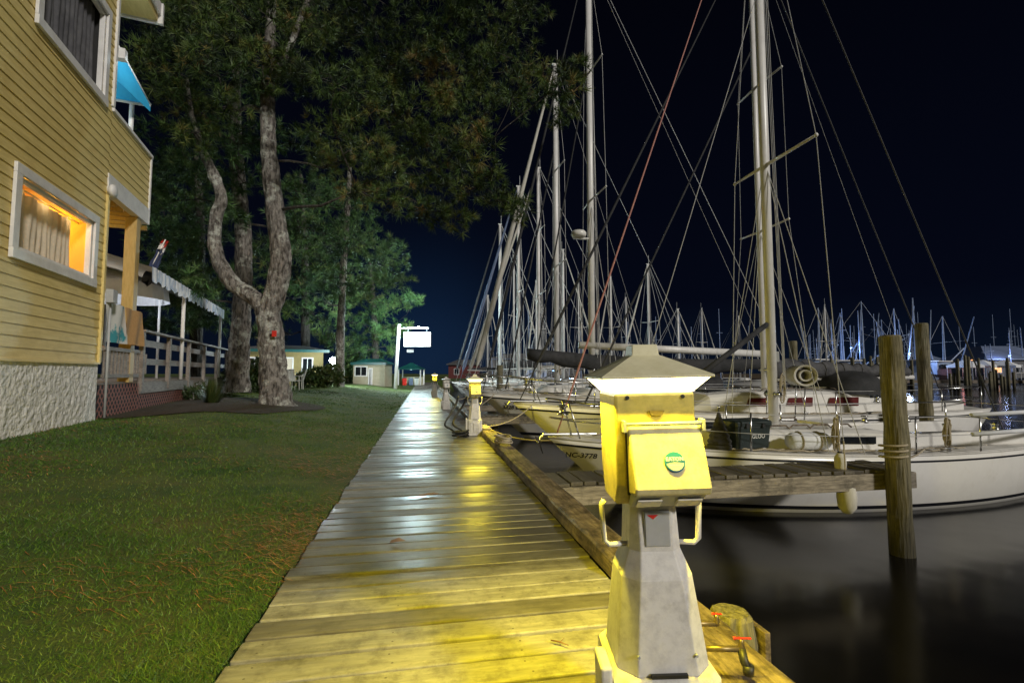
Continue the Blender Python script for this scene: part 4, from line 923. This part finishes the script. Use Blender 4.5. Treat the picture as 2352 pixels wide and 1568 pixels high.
# ================================================================== TREES
def tufts(name, clumps, m, parent, origin, nl, nw, per=13, dens=1.0, flat=.72, bias=0.0, up_=.35, kk=300, spread=.55):
    allv = []; allr = []
    for c, r in clumps:
        k = max(5, int(dens*kk*(r/(nl*4.5))**2))
        dv = rng.normal(size=(k, 3)); dv /= np.linalg.norm(dv, axis=1)[:, None]
        rad = r*rng.random(k)**.45*(1+.22*np.sin(dv[:, 0]*5+c[0])+.22*np.sin(dv[:, 2]*6+c[1]))
        p = np.array(c)+dv*rad[:, None]*np.array([1, 1, flat])
        ax = dv+np.array([0, 0, up_])+rng.normal(0, .35, (k, 3)); ax /= np.linalg.norm(ax, axis=1)[:, None]
        nd = ax[:, None, :]+rng.normal(0, spread, (k, per, 3)); nd /= np.linalg.norm(nd, axis=2)[:, :, None]
        ln = nl*rng.uniform(.6, 1.1, (k, per, 1))*rng.uniform(.7, 1.15, (k, 1, 1)); side = np.cross(nd, rng.normal(size=(k, per, 3))); side /= np.linalg.norm(side, axis=2)[:, :, None]
        base = p[:, None, :]+nd*ln*.05; tip = p[:, None, :]+nd*ln; mid = side*nw*.5
        tri = np.stack([base-mid, base+mid, tip], 2).reshape(-1, 3); allv.append(tri)
        q = np.clip(bias+.38+.22*rng.normal()+rng.normal(0, .18, (k, 1))+rng.normal(0, .05, (k, per)), 0, 1).reshape(-1); allr.append(q)
    v = np.concatenate(allv)-np.array(origin); return tri_mesh(name, v, m, np.concatenate(allr), parent)
def pine(lab, base, limbs, clumps_px, d, dj, nl, nw, m, dens=1.0, per=26, bias=0.0, group='pine trees on the lawn', rough=.16, kk=105, bk='dbark', tk='bark'):
    t = thing('pine_tree', lab, 'tree', base, 0, group)
    b = MB(); nodes = []
    for pts, rad in limbs:
        P3 = [at(q[0], q[1], q[2] if len(q) > 2 else d) for q in pts]
        fine = []; fr = []
        ns = 9 if d < 18 else 5
        for i in range(len(P3)-1):
            p0 = P3[max(i-1, 0)]; p1_ = P3[i]; p2_ = P3[i+1]; p3_ = P3[min(i+2, len(P3)-1)]
            for k in range(ns):
                s_ = k/ns; q = .5*((2*p1_)+(p2_-p0)*s_+(2*p0-5*p1_+4*p2_-p3_)*s_*s_+(3*p1_-p0-3*p2_+p3_)*s_**3)
                fine.append(q); fr.append(rad[i]*(1-s_)+rad[i+1]*s_)
        fine.append(P3[-1]); fr.append(rad[-1]); b.tube(fine, fr, 26 if d < 18 else 12, rough=rough, freq=7); nodes += [(q, r) for q, r in zip(fine, fr)]
    b.build('trunk', M[tk], t, base)
    cl = []
    for c_ in clumps_px:
        dd = (c_[3] if len(c_) > 3 else d+rng.normal(0, dj)); cl.append((at(c_[0], c_[1], dd), c_[2]*dd/F))
    b = MB(); root = [(q, r) for q, r in nodes if q.z > base.z+2.4] or nodes
    grown = list(root); todo = sorted(cl, key=lambda e_: min((e_[0]-q).length for q, _ in root)); sub = []
    for c, r in todo:
        q, rr = min(grown, key=lambda e_: (e_[0]-c).length+max(0, e_[0].z-c.z-.3)*1.2)
        ln = (c-q).length; mid = q.lerp(c, .5)+V(random.uniform(-.12, .12)*ln, random.uniform(-.12, .12)*ln, random.uniform(-.10, .12)*ln)
        r0 = max(.012, min(rr*.62, .012*ln+.018)); b.tube([q, q.lerp(mid, .5)+V(random.uniform(-.05, .05), 0, .04), mid, mid.lerp(c, .5)+V(0, 0, random.uniform(-.1, .1)), c], [r0, r0*.9, r0*.75, r0*.6, r0*.45], 6)
        grown += [(c, r0*.8), (mid, r0)]
        sub.append((c, r*.74))
        for _ in range(6):
            v_ = V(*rng.normal(0, 1, 3)); v_.normalize(); v_.z *= .6; e_ = c+v_*r*random.uniform(.65, 1.1); m2 = c.lerp(e_, .5)+V(*(rng.normal(0, r*.08, 3)))
            b.tube([mid.lerp(c, random.uniform(.6, 1)), m2, e_], [r0*.35+.003, r0*.22+.003, .004], 4); sub.append((e_, r*random.uniform(.28, .44)))
    b.build('branches', M[bk], t, base, smooth=True)
    tufts('crown', sub, m, t, base, nl, nw, per, dens, bias=bias, kk=kk, spread=.75, flat=.7)
    return t
g0 = V(tb.x, tb.y, lz(tb.x, tb.y)-.1)
right_arm = [(1295, 205, 60), (1240, 165, 60), (1180, 220, 70), (1105, 215, 80), (1030, 270, 88), (935, 255, 88), (850, 225, 88), (770, 300, 82), (760, 385, 78), (880, 390, 78), (985, 400, 82), (1080, 440, 74), (1150, 465, 54), (985, 485, 58), (1055, 505, 44), (905, 450, 62), (840, 330, 72), (1120, 330, 60), (820, 440, 58), (1190, 480, 38), (1330, 160, 42), (1300, 260, 42), (960, 330, 72), (1180, 130, 60), (1040, 350, 60), (1130, 400, 50)]
top = [(1150, 60, 85), (1050, 80, 95), (950, 70, 100), (850, 80, 100), (750, 70, 100), (700, 185, 85), (680, 20, 90), (560, 50, 100), (450, 40, 100), (345, 60, 85), (410, 160, 90), (500, 170, 85), (335, 185, 70), (440, 270, 80), (1000, 170, 80), (900, 150, 85), (1210, 20, 60), (1100, -60, 120), (900, -80, 130), (700, -80, 130), (500, -80, 130), (330, -60, 110), (770, 190, 80), (600, 140, 70), (1100, 140, 70),
       (620, 40, 70, 12.0), (560, 120, 70, 12.0), (660, 130, 60, 12.1), (430, 120, 75, 12.0), (425, 220, 65, 12.2), (445, 305, 55, 12.3), (520, 240, 55, 12.3), (700, 60, 70, 11.9), (490, 40, 80, 11.8), (350, 130, 60, 12.2), (600, 190, 44, 12.3)]
pine('big forked pine with a grey lichen trunk beside the deck, branches over the boardwalk', g0,
     [([(640, 950), (634, 925), (628, 850), (622, 770), (614, 705)], [.52, .42, .33, .31, .30]),
      ([(618, 715), (640, 640), (645, 580), (630, 470), (617, 340), (614, 200), (620, 80), (628, -120)], [.28, .27, .26, .24, .20, .17, .14, .08]),
      ([(612, 718), (585, 685), (540, 655), (508, 610), (492, 555), (496, 500), (508, 455), (490, 400), (465, 345), (440, 260), (430, 180)], [.20, .21, .20, .185, .17, .155, .15, .14, .11, .06, .03]),
      ([(628, 180), (660, 120), (700, 20), (740, -80)], [.11, .09, .07, .05]),
      ([(604, 260), (575, 245), (535, 262), (500, 258), (484, 263)], [.07, .055, .045, .03, .012]),
      ([(535, 262), (520, 225), (500, 200)], [.03, .02, .008])],
     right_arm+top, 13.0, 1.1, .27, .0175, M['needle'], dens=1.15, bias=-.03)
p = at(546, 880, 16.5); pine('straight pine standing just left behind the forked pine', V(p.x, p.y, lz(p.x, p.y)-.1),
     [([(546, 900), (548, 820), (556, 700), (560, 560), (548, 420), (540, 300), (545, 120)], [.38, .33, .29, .26, .23, .20, .12])],
     [(395, 385, 75), (425, 460, 80), (365, 480, 65), (440, 555, 70), (390, 615, 65), (470, 640, 55), (365, 560, 55), (480, 330, 70), (560, 330, 70), (580, 200, 70), (470, 400, 60), (400, 320, 70), (520, 480, 50), (690, 330, 70), (680, 430, 60), (420, 700, 45), (360, 690, 45), (690, 520, 50), (440, 380, 60), (350, 400, 50), (560, 420, 55, 15.6), (555, 300, 60, 15.6), (540, 500, 40, 15.8)],
     16.5, 1.3, .33, .022, M['needlef'], dens=1.0, bias=.05)
p = at(780, 886, 27); pine('slim pine with a bare lower trunk beside the far cottage', V(p.x, p.y, lz(p.x, p.y)-.1),
     [([(780, 895), (781, 820), (783, 740), (790, 600), (800, 450), (805, 330)], [.28, .25, .22, .18, .14, .08])],
     [(720, 480, 60), (760, 540, 70), (700, 570, 60), (830, 560, 70), (880, 610, 55), (790, 620, 60), (730, 640, 60), (840, 660, 60), (900, 650, 45), (690, 660, 50), (760, 700, 45), (820, 480, 60), (900, 560, 45), (760, 430, 60), (680, 510, 55), (790, 560, 60, 25.5), (795, 480, 60, 25.5), (785, 650, 50, 25.8)],
     27, 1.6, .46, .032, M['needlef'], dens=1.0, per=20)
p = at(862, 884, 37); pine('pine lit bluish green by the lamp of the white sign', V(p.x, p.y, lz(p.x, p.y)-.1),
     [([(862, 890), (862, 800), (858, 700), (850, 600)], [.3, .26, .2, .1])],
     [(930, 690, 34), (895, 700, 40), (850, 720, 45), (800, 740, 45), (835, 780, 40), (880, 770, 38), (910, 745, 30), (860, 815, 28), (820, 810, 35), (790, 690, 45), (830, 650, 45), (880, 650, 40), (770, 780, 35), (950, 688, 18), (905, 800, 20), (860, 700, 40, 35.5), (862, 760, 36, 35.5)],
     37, 1.2, .50, .036, M['needlef'], dens=1.0, bias=.1, per=18, tk='dbark')
p = at(700, 880, 34); pine('dark pine standing behind the far cottage', V(p.x, p.y, lz(p.x, p.y)-.1),
     [([(700, 890), (702, 760), (700, 560), (690, 400)], [.35, .3, .22, .1])],
     [(690, 560, 70), (620, 600, 60), (660, 680, 65), (740, 600, 60), (720, 720, 50), (600, 700, 55), (780, 560, 60), (640, 760, 40), (690, 460, 60), (590, 770, 35), (750, 770, 35), (700, 640, 55, 32), (700, 540, 60, 32)], 34, 2, .58, .042, M['needle'], dens=1.0, bias=-.2, per=18, tk='dbark')
p = at(450, 860, 22); pine('pine rising behind the canvas canopy', V(p.x, p.y, lz(p.x, p.y)-.1),
     [([(450, 880), (452, 700), (460, 520), (450, 350)], [.3, .26, .2, .1])],
     [(430, 480, 65), (380, 540, 60), (470, 560, 60), (360, 620, 55), (420, 640, 55), (480, 660, 45), (400, 740, 40), (470, 740, 40), (540, 620, 45), (350, 420, 60), (350, 740, 40), (590, 560, 50), (500, 720, 40), (455, 620, 50, 20.8), (455, 520, 55, 20.8), (455, 720, 40, 20.8)], 22, 1.5, .42, .028, M['needlef'], dens=1.0, per=20, tk='dbark')
q = at(630, 766, 12.62); b = MB(); b.box(-.06, .06, -.01, .01, -.08, .08); o = b.build('trunk_tag', M['red'], bevel=.004); o.location = q; tag(o, 'small red tag nailed to the forked pine trunk', 'tag')
def shrub(lab, px, py, d, rx, hh, m, n=5, nl=.14, nw=.05):
    p = at(px, py, d); z = lz(p.x, p.y); t = thing('shrub', lab, 'shrub', (p.x, p.y, z), 0, 'shrubs along the lawn')
    b = MB(); cl = []
    for i in range(n):
        a = 2*PI*i/n; c = V(p.x+rx*.45*cos(a), p.y+rx*.45*sin(a), z+hh*(.45+.15*sin(i*2.1))); cl.append((c, hh*.52)); b.tube([V(p.x, p.y, z-.05), c], [.03, .012], 5)
    cl.append((V(p.x, p.y, z+hh*.62), hh*.5)); b.build('stems', M['bark'], t, (p.x, p.y, z)); tufts('foliage', cl, m, t, (p.x, p.y, z), nl, nw, 7, .9, .9)
shrub('rounded shrub at the far end of the timber deck railing', 577, 880, 19, .8, 1.25, M['leaf'], nl=.16, nw=.06)
shrub('low dark shrub in front of the far cottage, left of the slim pine', 712, 884, 25, 1.1, 1.0, M['leaf'], nl=.2, nw=.08)
shrub('low shrub touching the slim pine trunk', 752, 884, 26, 1.0, 1.1, M['leaf'], nl=.2, nw=.08)
shrub('bright green shrub lit behind the cream shed', 800, 870, 38, 1.0, 2.2, M['needlef'], nl=.3, nw=.1)
shrub('low plant against the lattice halfway along the deck', 445, 925, 13.6, .5, .40, M['leaf'], nl=.12, nw=.03)
p = at(486, 930, 12.2); z = lz(p.x, p.y)
n = 900; th = rng.uniform(0, 2*PI, n); ln = rng.uniform(.3, .75, n); sp_ = rng.uniform(.1, .8, n); wv = .008
P0 = np.stack([.12*np.cos(th*3), .12*np.sin(th*3), np.zeros(n)], 1); tip = np.stack([np.cos(th)*ln*sp_, np.sin(th)*ln*sp_, ln*np.sqrt(1-sp_**2*.9)], 1)+P0; sd_ = np.stack([-np.sin(th), np.cos(th), np.zeros(n)], 1)*wv
o = tri_mesh('ornamental_grass', np.stack([P0-sd_, P0+sd_, tip], 1).reshape(-1, 3), M['leaf'], rng.uniform(0, 1, n)); o.location = (p.x, p.y, z)
tag(o, 'clump of tall ornamental grass in front of the deck lattice', 'grass clump')

# ================================================================== FAR LEFT BUILDINGS
def plain_house(name, lab, px0, px1, d, ztop, rise, wall, roof, depth, rz=0, z0=None, wins=(), door=None, trim='groof', over=.35, cat='house'):
    p0, p1 = at(px0, 855, d), at(px1, 855, d); c = (p0+p1)/2; wd = (p1-p0).length/2; zg = lz(c.x, c.y) if z0 is None else z0
    t = thing(name, lab, cat, (c.x, c.y, zg), -YAW+rz); hh = ztop-zg
    b = MB(); b.box(-wd, wd, 0, depth, 0, hh); b.build('wall', M[wall], t)
    b = MB(); b.loft([[V(-wd-over, -over, hh), V(wd+over, -over, hh), V(wd+over, depth+over, hh), V(-wd-over, depth+over, hh)], [V(-wd-over, -over, hh+.12), V(wd+over, -over, hh+.12), V(wd+over, depth+over, hh+.12), V(-wd-over, depth+over, hh+.12)],
                      [V(-wd*.5, depth*.45, hh+rise), V(wd*.5, depth*.45, hh+rise), V(wd*.5, depth*.55, hh+rise), V(-wd*.5, depth*.55, hh+rise)]])
    rf = b.build('roof', M[roof], t)
    b = MB(); b.box(-wd-over-.02, wd+over+.02, -over-.05, -over-.004, hh-.03, hh+.14); b.build('fascia', M[trim], rf)
    for (f0, f1, g0_, g1, m) in wins:
        x0, x1, zz0, zz1 = -wd+2*wd*f0, -wd+2*wd*f1, hh*g0_, hh*g1; b = MB()
        b.box(x0-.08, x1+.08, -.05, -.004, zz1, zz1+.08); b.box(x0-.08, x1+.08, -.05, -.004, zz0-.08, zz0); b.box(x0-.08, x0, -.05, -.004, zz0, zz1); b.box(x1, x1+.08, -.05, -.004, zz0, zz1); b.box((x0+x1)/2-.02, (x0+x1)/2+.02, -.04, -.02, zz0, zz1); w_ = b.build('window', M['trim'], t)
        b = MB(); b.box(x0, x1, -.018, -.003, zz0, zz1); b.build('pane', M[m], w_)
    if door:
        f0, f1 = door; x0, x1 = -wd+2*wd*f0, -wd+2*wd*f1; b = MB(); b.box(x0, x1, -.03, -.003, 0, hh*.85); dr = b.build('door', M['trim'], t); b = MB(); b.lathe([(.03, -.08), (.03, -.03)], 8, (x1-.1, 0, hh*.4), 'y'); b.build('handle', M['metal'], dr)
    return t
plain_house('yellow_cottage', 'low yellow cottage with a teal roof edge across the lawn', 560, 735, 30, 2.45, .45, 'cottage', 'rust', 2.2, R(22), wins=((.12, .24, .35, .8, 'glass'), (.45, .62, .35, .8, 'curtain'), (.75, .86, .35, .8, 'glass')), door=(.3, .38))
q = at(765, 828, 28.6); t = thing('lamp_post', 'post lamp with a dazzling white globe at the right end of the yellow cottage', 'lamp', (q.x, q.y, lz(q.x, q.y)))
hq = q.z-lz(q.x, q.y); b = MB(); b.tube([(0, 0, -.05), (0, 0, hq-.12)], .04, 8); b.build('post', M['grey'], t, smooth=True); b = MB(); b.lathe([(.01, hq-.22), (.16, hq-.14), (.22, hq), (.16, hq+.14), (.01, hq+.22)], 16); b.build('globe', M['lampw'], t, smooth=True)
point(q+V(.1, -.6, .2), 800, (.82, .95, 1), .12, 'cottage_lamp')
plain_house('cream_shed', 'small cream shed with a green hip roof left of the white sign', 811, 884, 34, 1.72, .42, 'shed', 'groof', 2.0, z0=.1, wins=((.08, .42, .52, .88, 'glass'), (.52, .58, .1, .8, 'glass')), over=.12, cat='shed')
pv = thing('green_pavilion', 'open pavilion with a green roof right behind the white sign', 'pavilion', at(945, 855, 42)*1, -YAW); pv.location.z = .05
b = MB(); b.loft([rring(1.05, 1.0, 1.35), rring(1.05, 1.0, 1.42), rring(.4, .3, 1.75), rring(.1, .1, 1.95)]); b.build('roof', M['groof'], pv)
for sx in (-1, 1):
    for sy in (-1, 1):
        b = MB(); b.box(sx*.95-.05, sx*.95+.05, sy*.8-.05, sy*.8+.05, 0, 1.35); b.build('post', M['trim'], pv)
b = MB(); b.box(-.9, .9, .3, .7, 0, .7); b.build('counter', M['shed'], pv)
for k, (dx, m, nm) in enumerate(((-.55, 'red', 'red drinks bin standing in the green pavilion'), (0, 'bluewall', 'blue bin standing in the middle of the green pavilion'), (.5, 'whitep', 'white bin standing in the green pavilion'))):
    pw = pv.matrix_basis @ V(dx, -.2, 0); t = thing('bin', nm, 'bin', pw, 0, 'bins in the pavilion'); b = MB(); b.loft([rring(.17, .17, 0, .03), rring(.2, .2, .6, .03)]); b.build('body', M[m], t); b = MB(); b.loft([rring(.21, .21, .602, .03), rring(.15, .15, .68, .03)]); b.build('lid', M['black'], t)
point(Vector(pv.location)+V(0, -.6, 1.2), 35, (.8, 1, .9), .1, 'pavilion_lamp')
q0 = at(908, 890, 32.5); sg = thing('sign', 'white illuminated hanging sign on a tall post by the boardwalk', 'sign', (q0.x, q0.y, .0), -YAW)
b = MB(); b.tube([(0, 0, 0), (.18, 0, 4.42)], .12, 8); b.build('post', M['trim'], sg, smooth=True)
b = MB(); b.box(.15, 2.2, -.04, .04, 4.12, 4.20); b.build('arm', M['trim'], sg)
b = MB(); b.box(.53, 2.37, -.08, .08, 2.89, 3.87); b.build('frame', M['trim'], sg, bevel=.03)
b = MB(); b.box(.55, 2.35, -.11, -.083, 2.91, 3.85); b.build('face', M['signw'], sg, bevel=.01)
b = MB(); b.box(.55, 2.35, .083, .11, 2.91, 3.85); b.build('face', M['signw'], sg, bevel=.01)
for xx in (.8, 2.1):
    b = MB(); b.tube([(xx, 0, 3.87), (xx, 0, 4.12)], .015, 6); b.build('hanger', M['grey'], sg)
b = MB(); b.box(.75, 1.2, -.04, .04, 2.50, 2.72); b.build('lower_board', M['grey'], sg, bevel=.01)
b = MB(); b.lathe([(.02, 4.205), (.06, 4.21), (.06, 4.25), (.02, 4.28)], 12, (1.5, 0, 0)); b.build('lamp', M['lampw'], sg, smooth=True)
point(V(q0.x+1.5, q0.y-.8, 4.6), 1900, (.70, .96, 1), .14, 'sign_lamp'); area(V(q0.x+1.4, q0.y-.2, 3.4), (0, -1, -.1), 340, (.88, .97, 1), 1.7, .9, 'sign_glow')
def chair(px, py, d, rz, lab):
    p = at(px, py, d); t = thing('lawn_chair', lab, 'chair', (p.x, p.y, lz(p.x, p.y)), rz, 'white plastic chairs')
    b = MB(); b.box(-.26, .26, -.25, .25, .40, .43); b.build('seat', M['whitep'], t, bevel=.01)
    b = MB(); Mx = Matrix.Translation((0, .24, .42)) @ Matrix.Rotation(R(-15), 4, 'X')
    for i in range(5): b.box(-.25+i*.105, -.16+i*.105, -.01, .015, 0, .5, Mx)
    b.box(-.26, .26, -.012, .018, .46, .53, Mx); b.build('backrest', M['whitep'], t)
    for sx in (-1, 1):
        b = MB(); b.box(sx*.29-.03, sx*.29+.03, -.26, .3, .62, .65); b.build('armrest', M['whitep'], t)
        for sy in (-.22, .22):
            b = MB(); b.tube([(sx*.27, sy*1.15, 0), (sx*.26, sy, .62)], .022, 6); b.build('leg', M['whitep'], t)
chair(668, 892, 21.5, R(35), 'white plastic chair on the lawn, the one facing the boardwalk'); chair(682, 888, 23, R(-70), 'white plastic chair on the lawn behind the other, turned sideways')

# ================================================================== FAR HARBOUR
def fishing_boat(lab, px, d, L_, mh, rz, hull):
    p = at(px, 855, d); t = thing('fishing_boat', lab, 'fishing boat', (p.x, p.y, WZ), rz, 'fishing boats across the harbour')
    b = MB(); rg = []
    for i in range(13):
        f = i/12; hb_ = L_*.15*(1-max(0, (f-.5)/.5)**2.2)+.05; sz = 1.3+1.6*max(0, f-.35)**1.6
        rg.append([V(f*L_-L_/2, hb_, sz), V(f*L_*.94-L_/2, hb_*.8, 0), V(f*L_*.94-L_/2, hb_*.6, -.4), V(f*L_*.94-L_/2, -hb_*.6, -.4), V(f*L_*.94-L_/2, -hb_*.8, 0), V(f*L_-L_/2, -hb_, sz)])
    b.loft(rg); b.build('hull', M[hull], t)
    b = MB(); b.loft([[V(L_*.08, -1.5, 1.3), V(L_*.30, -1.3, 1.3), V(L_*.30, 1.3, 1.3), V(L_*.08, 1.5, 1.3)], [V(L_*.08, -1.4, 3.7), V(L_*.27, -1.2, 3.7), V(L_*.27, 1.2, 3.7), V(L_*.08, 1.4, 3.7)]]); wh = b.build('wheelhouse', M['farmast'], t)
    b = MB(); b.box(L_*.06, L_*.30, -1.6, 1.6, 3.705, 3.85); b.build('wheelhouse_roof', M['trim'], wh)
    for sy in (-1.46, 1.46):
        for xx in (.11, .17, .23):
            b = MB(); b.box(L_*xx-.3, L_*xx+.3, sy-.03, sy+.03, 2.6, 3.3); b.build('window', M['glass'], wh)
    b = MB(); b.tube([(0, 0, 1.2), (0, 0, mh)], [.13, .08], 8); b.tube([(.55, 0, 1.2), (.1, 0, mh*.9)], .06, 6)
    for i in range(int(mh)): b.tube([(0, 0, 1.6+i*.85), (.5*(1-i/mh), 0, 1.6+i*.85)], .03, 4)
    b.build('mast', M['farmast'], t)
    for sy in (-1, 1):
        an = random.uniform(1.8, 3.8); hh = mh*random.uniform(.75, 1.0)
        b = MB(); b.tube([(-.3, sy*1.4, 1.6), (-.8, sy*an, hh)], [.11, .06], 6); b.build('outrigger', M['farmast'], t)
        b = MB(); b.tube([(-.7, sy*(1.4+(an-1.4)*.6), 1.6+(hh-1.6)*.6), (0, 0, mh*.62)], .02, 4); b.build('rigging', M['wire'], t)
    b = MB(); b.tube([(0, 0, 3.0), (-L_*.35, 0, mh*.55)], .09, 6); b.build('boom', M['farmast'], t)
    b = MB(); b.tube([(0, 0, mh), (L_*.46, 0, 2.8)], .022, 4); b.build('stay', M['wire'], t)
    b = MB(); b.tube([(0, 0, mh), (-L_*.45, 0, 1.5)], .022, 4); b.build('stay', M['wire'], t)
    return p
for a in ((('far shrimp boat, leftmost of the row, with a slanting outrigger'), 1885, 66, 14, 11.0, R(200), 'gel'), ('far shrimp boat second from left in the row', 1985, 70, 15, 12.5, R(160), 'rust'),
          ('far shrimp boat in the middle of the row behind the front pile', 2060, 78, 15, 12.5, R(20), 'gel'), ('far shrimp boat right of the second pile with the tallest mast', 2105, 70, 14, 13.0, R(215), 'bluewall'),
          ('far shrimp boat beside the pale lit canopies', 2172, 76, 13, 11.0, R(185), 'rust'), ('far shrimp boat low behind the front mast and its stays', 1935, 80, 14, 12.0, R(70), 'rust'), ('far work boat behind the row of near masts, tall lattice mast', 1240, 60, 13, 11.5, R(100), 'gel'),
          ('far shrimp boat between the front pile and the second pile', 2030, 90, 14, 12.0, R(120), 'bluewall')):
    fishing_boat(*a)
pa, pb = at(1840, 855, 64), at(2440, 855, 60); t = thing('far_pier', 'long low dock across the harbour on the right', 'pier', pa, math.atan2(pb.y-pa.y, pb.x-pa.x)); t.location.z = 0
Ln = (pb-pa).length; b = MB(); b.box(0, Ln, -.8, .8, .0, .18); b.build('deck_boards', M['deckwood'], t); b = MB(); b.box(0, Ln, -.86, -.81, -.2, .16); b.build('front_beam', M['deckwood'], t)
for i in range(72):
    q = pa.lerp(pb, (i+random.random()*.6)/72)+V(0, -1.0-random.random()*5.5, 0); top_ = random.uniform(.4, 3.2)
    o = MB().lathe([(.15, -.8), (.14, top_-WZ), (.05, top_-WZ+.05)], 8).build('dock_pile', M['pile']); o.location = (q.x, q.y, WZ); tag(o, 'slim pile of the far dock on the right', 'pile', 'piles of the far dock')
for k, (px, d, w_, lab) in enumerate(((2218, 72, 1.5, 'pale lit canopy across the harbour, leftmost of three'), (2258, 74, 1.7, 'pale lit canopy across the harbour, middle of three'), (2306, 73, 1.6, 'pale lit canopy across the harbour, rightmost of three'))):
    p = at(px, 855, d); t = thing('canopy', lab, 'canopy', (p.x, p.y, .18), .2*k, 'canopies across the harbour')
    b = MB(); b.loft([rring(w_, w_, 1.7), rring(w_*1.02, w_*1.02, 2.0), rring(.08, .08, 2.9)], False, True); b.build('canopy_roof', M['canvas'], t)
    for sx in (-1, 1):
        for sy in (-1, 1):
            b = MB(); b.tube([(sx*w_*.95, sy*w_*.95, 0), (sx*w_*.95, sy*w_*.95, 1.75)], .05, 6); b.build('pole', M['trim'], t)
    point((p.x, p.y+.3, 1.5), (24, 16, 16)[k], ((1, .35, .3), (.9, .8, 1), (.6, .8, 1))[k], .3, 'canopy_lamp')
plain_house('blue_roof_house', 'house with a broad blue grey roof across the harbour at the right edge', 2268, 2430, 84, 3.4, 2.6, 'rust', 'bluewall', 9, z0=.2, wins=((.1, .2, .3, .7, 'lampo'), (.4, .5, .3, .7, 'glass')), trim='farmast')
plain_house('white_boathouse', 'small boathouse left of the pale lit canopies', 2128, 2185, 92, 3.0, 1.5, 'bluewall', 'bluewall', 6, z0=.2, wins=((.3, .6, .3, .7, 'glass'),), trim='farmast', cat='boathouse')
plain_house('red_boathouse', 'low dark red boathouse beyond the end of the boardwalk', 1030, 1098, 90, 2.6, 1.0, 'redwall', 'rust', 6, z0=.05, wins=((.2, .35, .3, .7, 'glass'),), trim='rust', cat='boathouse')
plain_house('long_warehouse', 'long dim warehouse far across the water in the middle', 1120, 1330, 120, 4.5, 1.6, 'rust', 'rust', 12, z0=.2, wins=((.1, .13, .3, .5, 'lampo'), (.4, .43, .3, .5, 'lampb'), (.7, .73, .3, .5, 'lampb')), trim='bluewall', cat='warehouse')
def dock_lamp(px, py, d, m, wt, col, lab):
    p = at(px, py, d); t = thing('dock_lamp', lab, 'lamp', (p.x, p.y, 0), 0, 'lamp posts across the harbour'); b = MB(); b.tube([(0, 0, 0), (0, 0, p.z)], .06, 6); b.build('post', M['grey'], t); b = MB(); b.lathe([(.02, p.z-.02), (.13, p.z+.04), (.13, p.z+.12), (.02, p.z+.18)], 10); b.build('lamp_head', M[m], t)
    if wt: point(V(p.x, p.y+.5, p.z+.15), wt, col, .3, 'dock_lamp')
dock_lamp(1955, 800, 72, 'lampb', 1300, (.35, .55, 1), 'blue dock lamp among the far shrimp boats'); dock_lamp(2090, 812, 74, 'lampb', 1000, (.5, .65, 1), 'bluish dock lamp behind the second pile')
dock_lamp(2232, 828, 70, 'lampo', 0, (1, .3, .25), 'orange dock lamp in front of the pale canopies'); dock_lamp(2318, 818, 82, 'lampb', 300, (.5, .6, 1), 'bluish dock lamp near the right edge'); dock_lamp(1290, 825, 66, 'lampb', 900, (.45, .65, 1), 'blue dock lamp behind the row of masts')
for k in range(72):
    if k < 54: px = (1830+random.random()*380) if k < 42 else 2210+random.random()*150; dd = random.uniform(78, 118)
    else: px = 1130+(k-54)*35+random.uniform(-15, 15); dd = random.uniform(80, 115)
    py = random.choice((random.uniform(700, 760), random.uniform(745, 800), random.uniform(755, 812))); p = at(px, py, dd); ln = random.uniform(-.6, .6)*random.random()
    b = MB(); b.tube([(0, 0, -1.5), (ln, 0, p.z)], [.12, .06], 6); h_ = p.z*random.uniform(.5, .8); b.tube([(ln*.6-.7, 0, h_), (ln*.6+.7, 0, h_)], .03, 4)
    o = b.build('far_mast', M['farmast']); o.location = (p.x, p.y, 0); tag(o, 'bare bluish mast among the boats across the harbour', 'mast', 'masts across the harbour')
print('done')
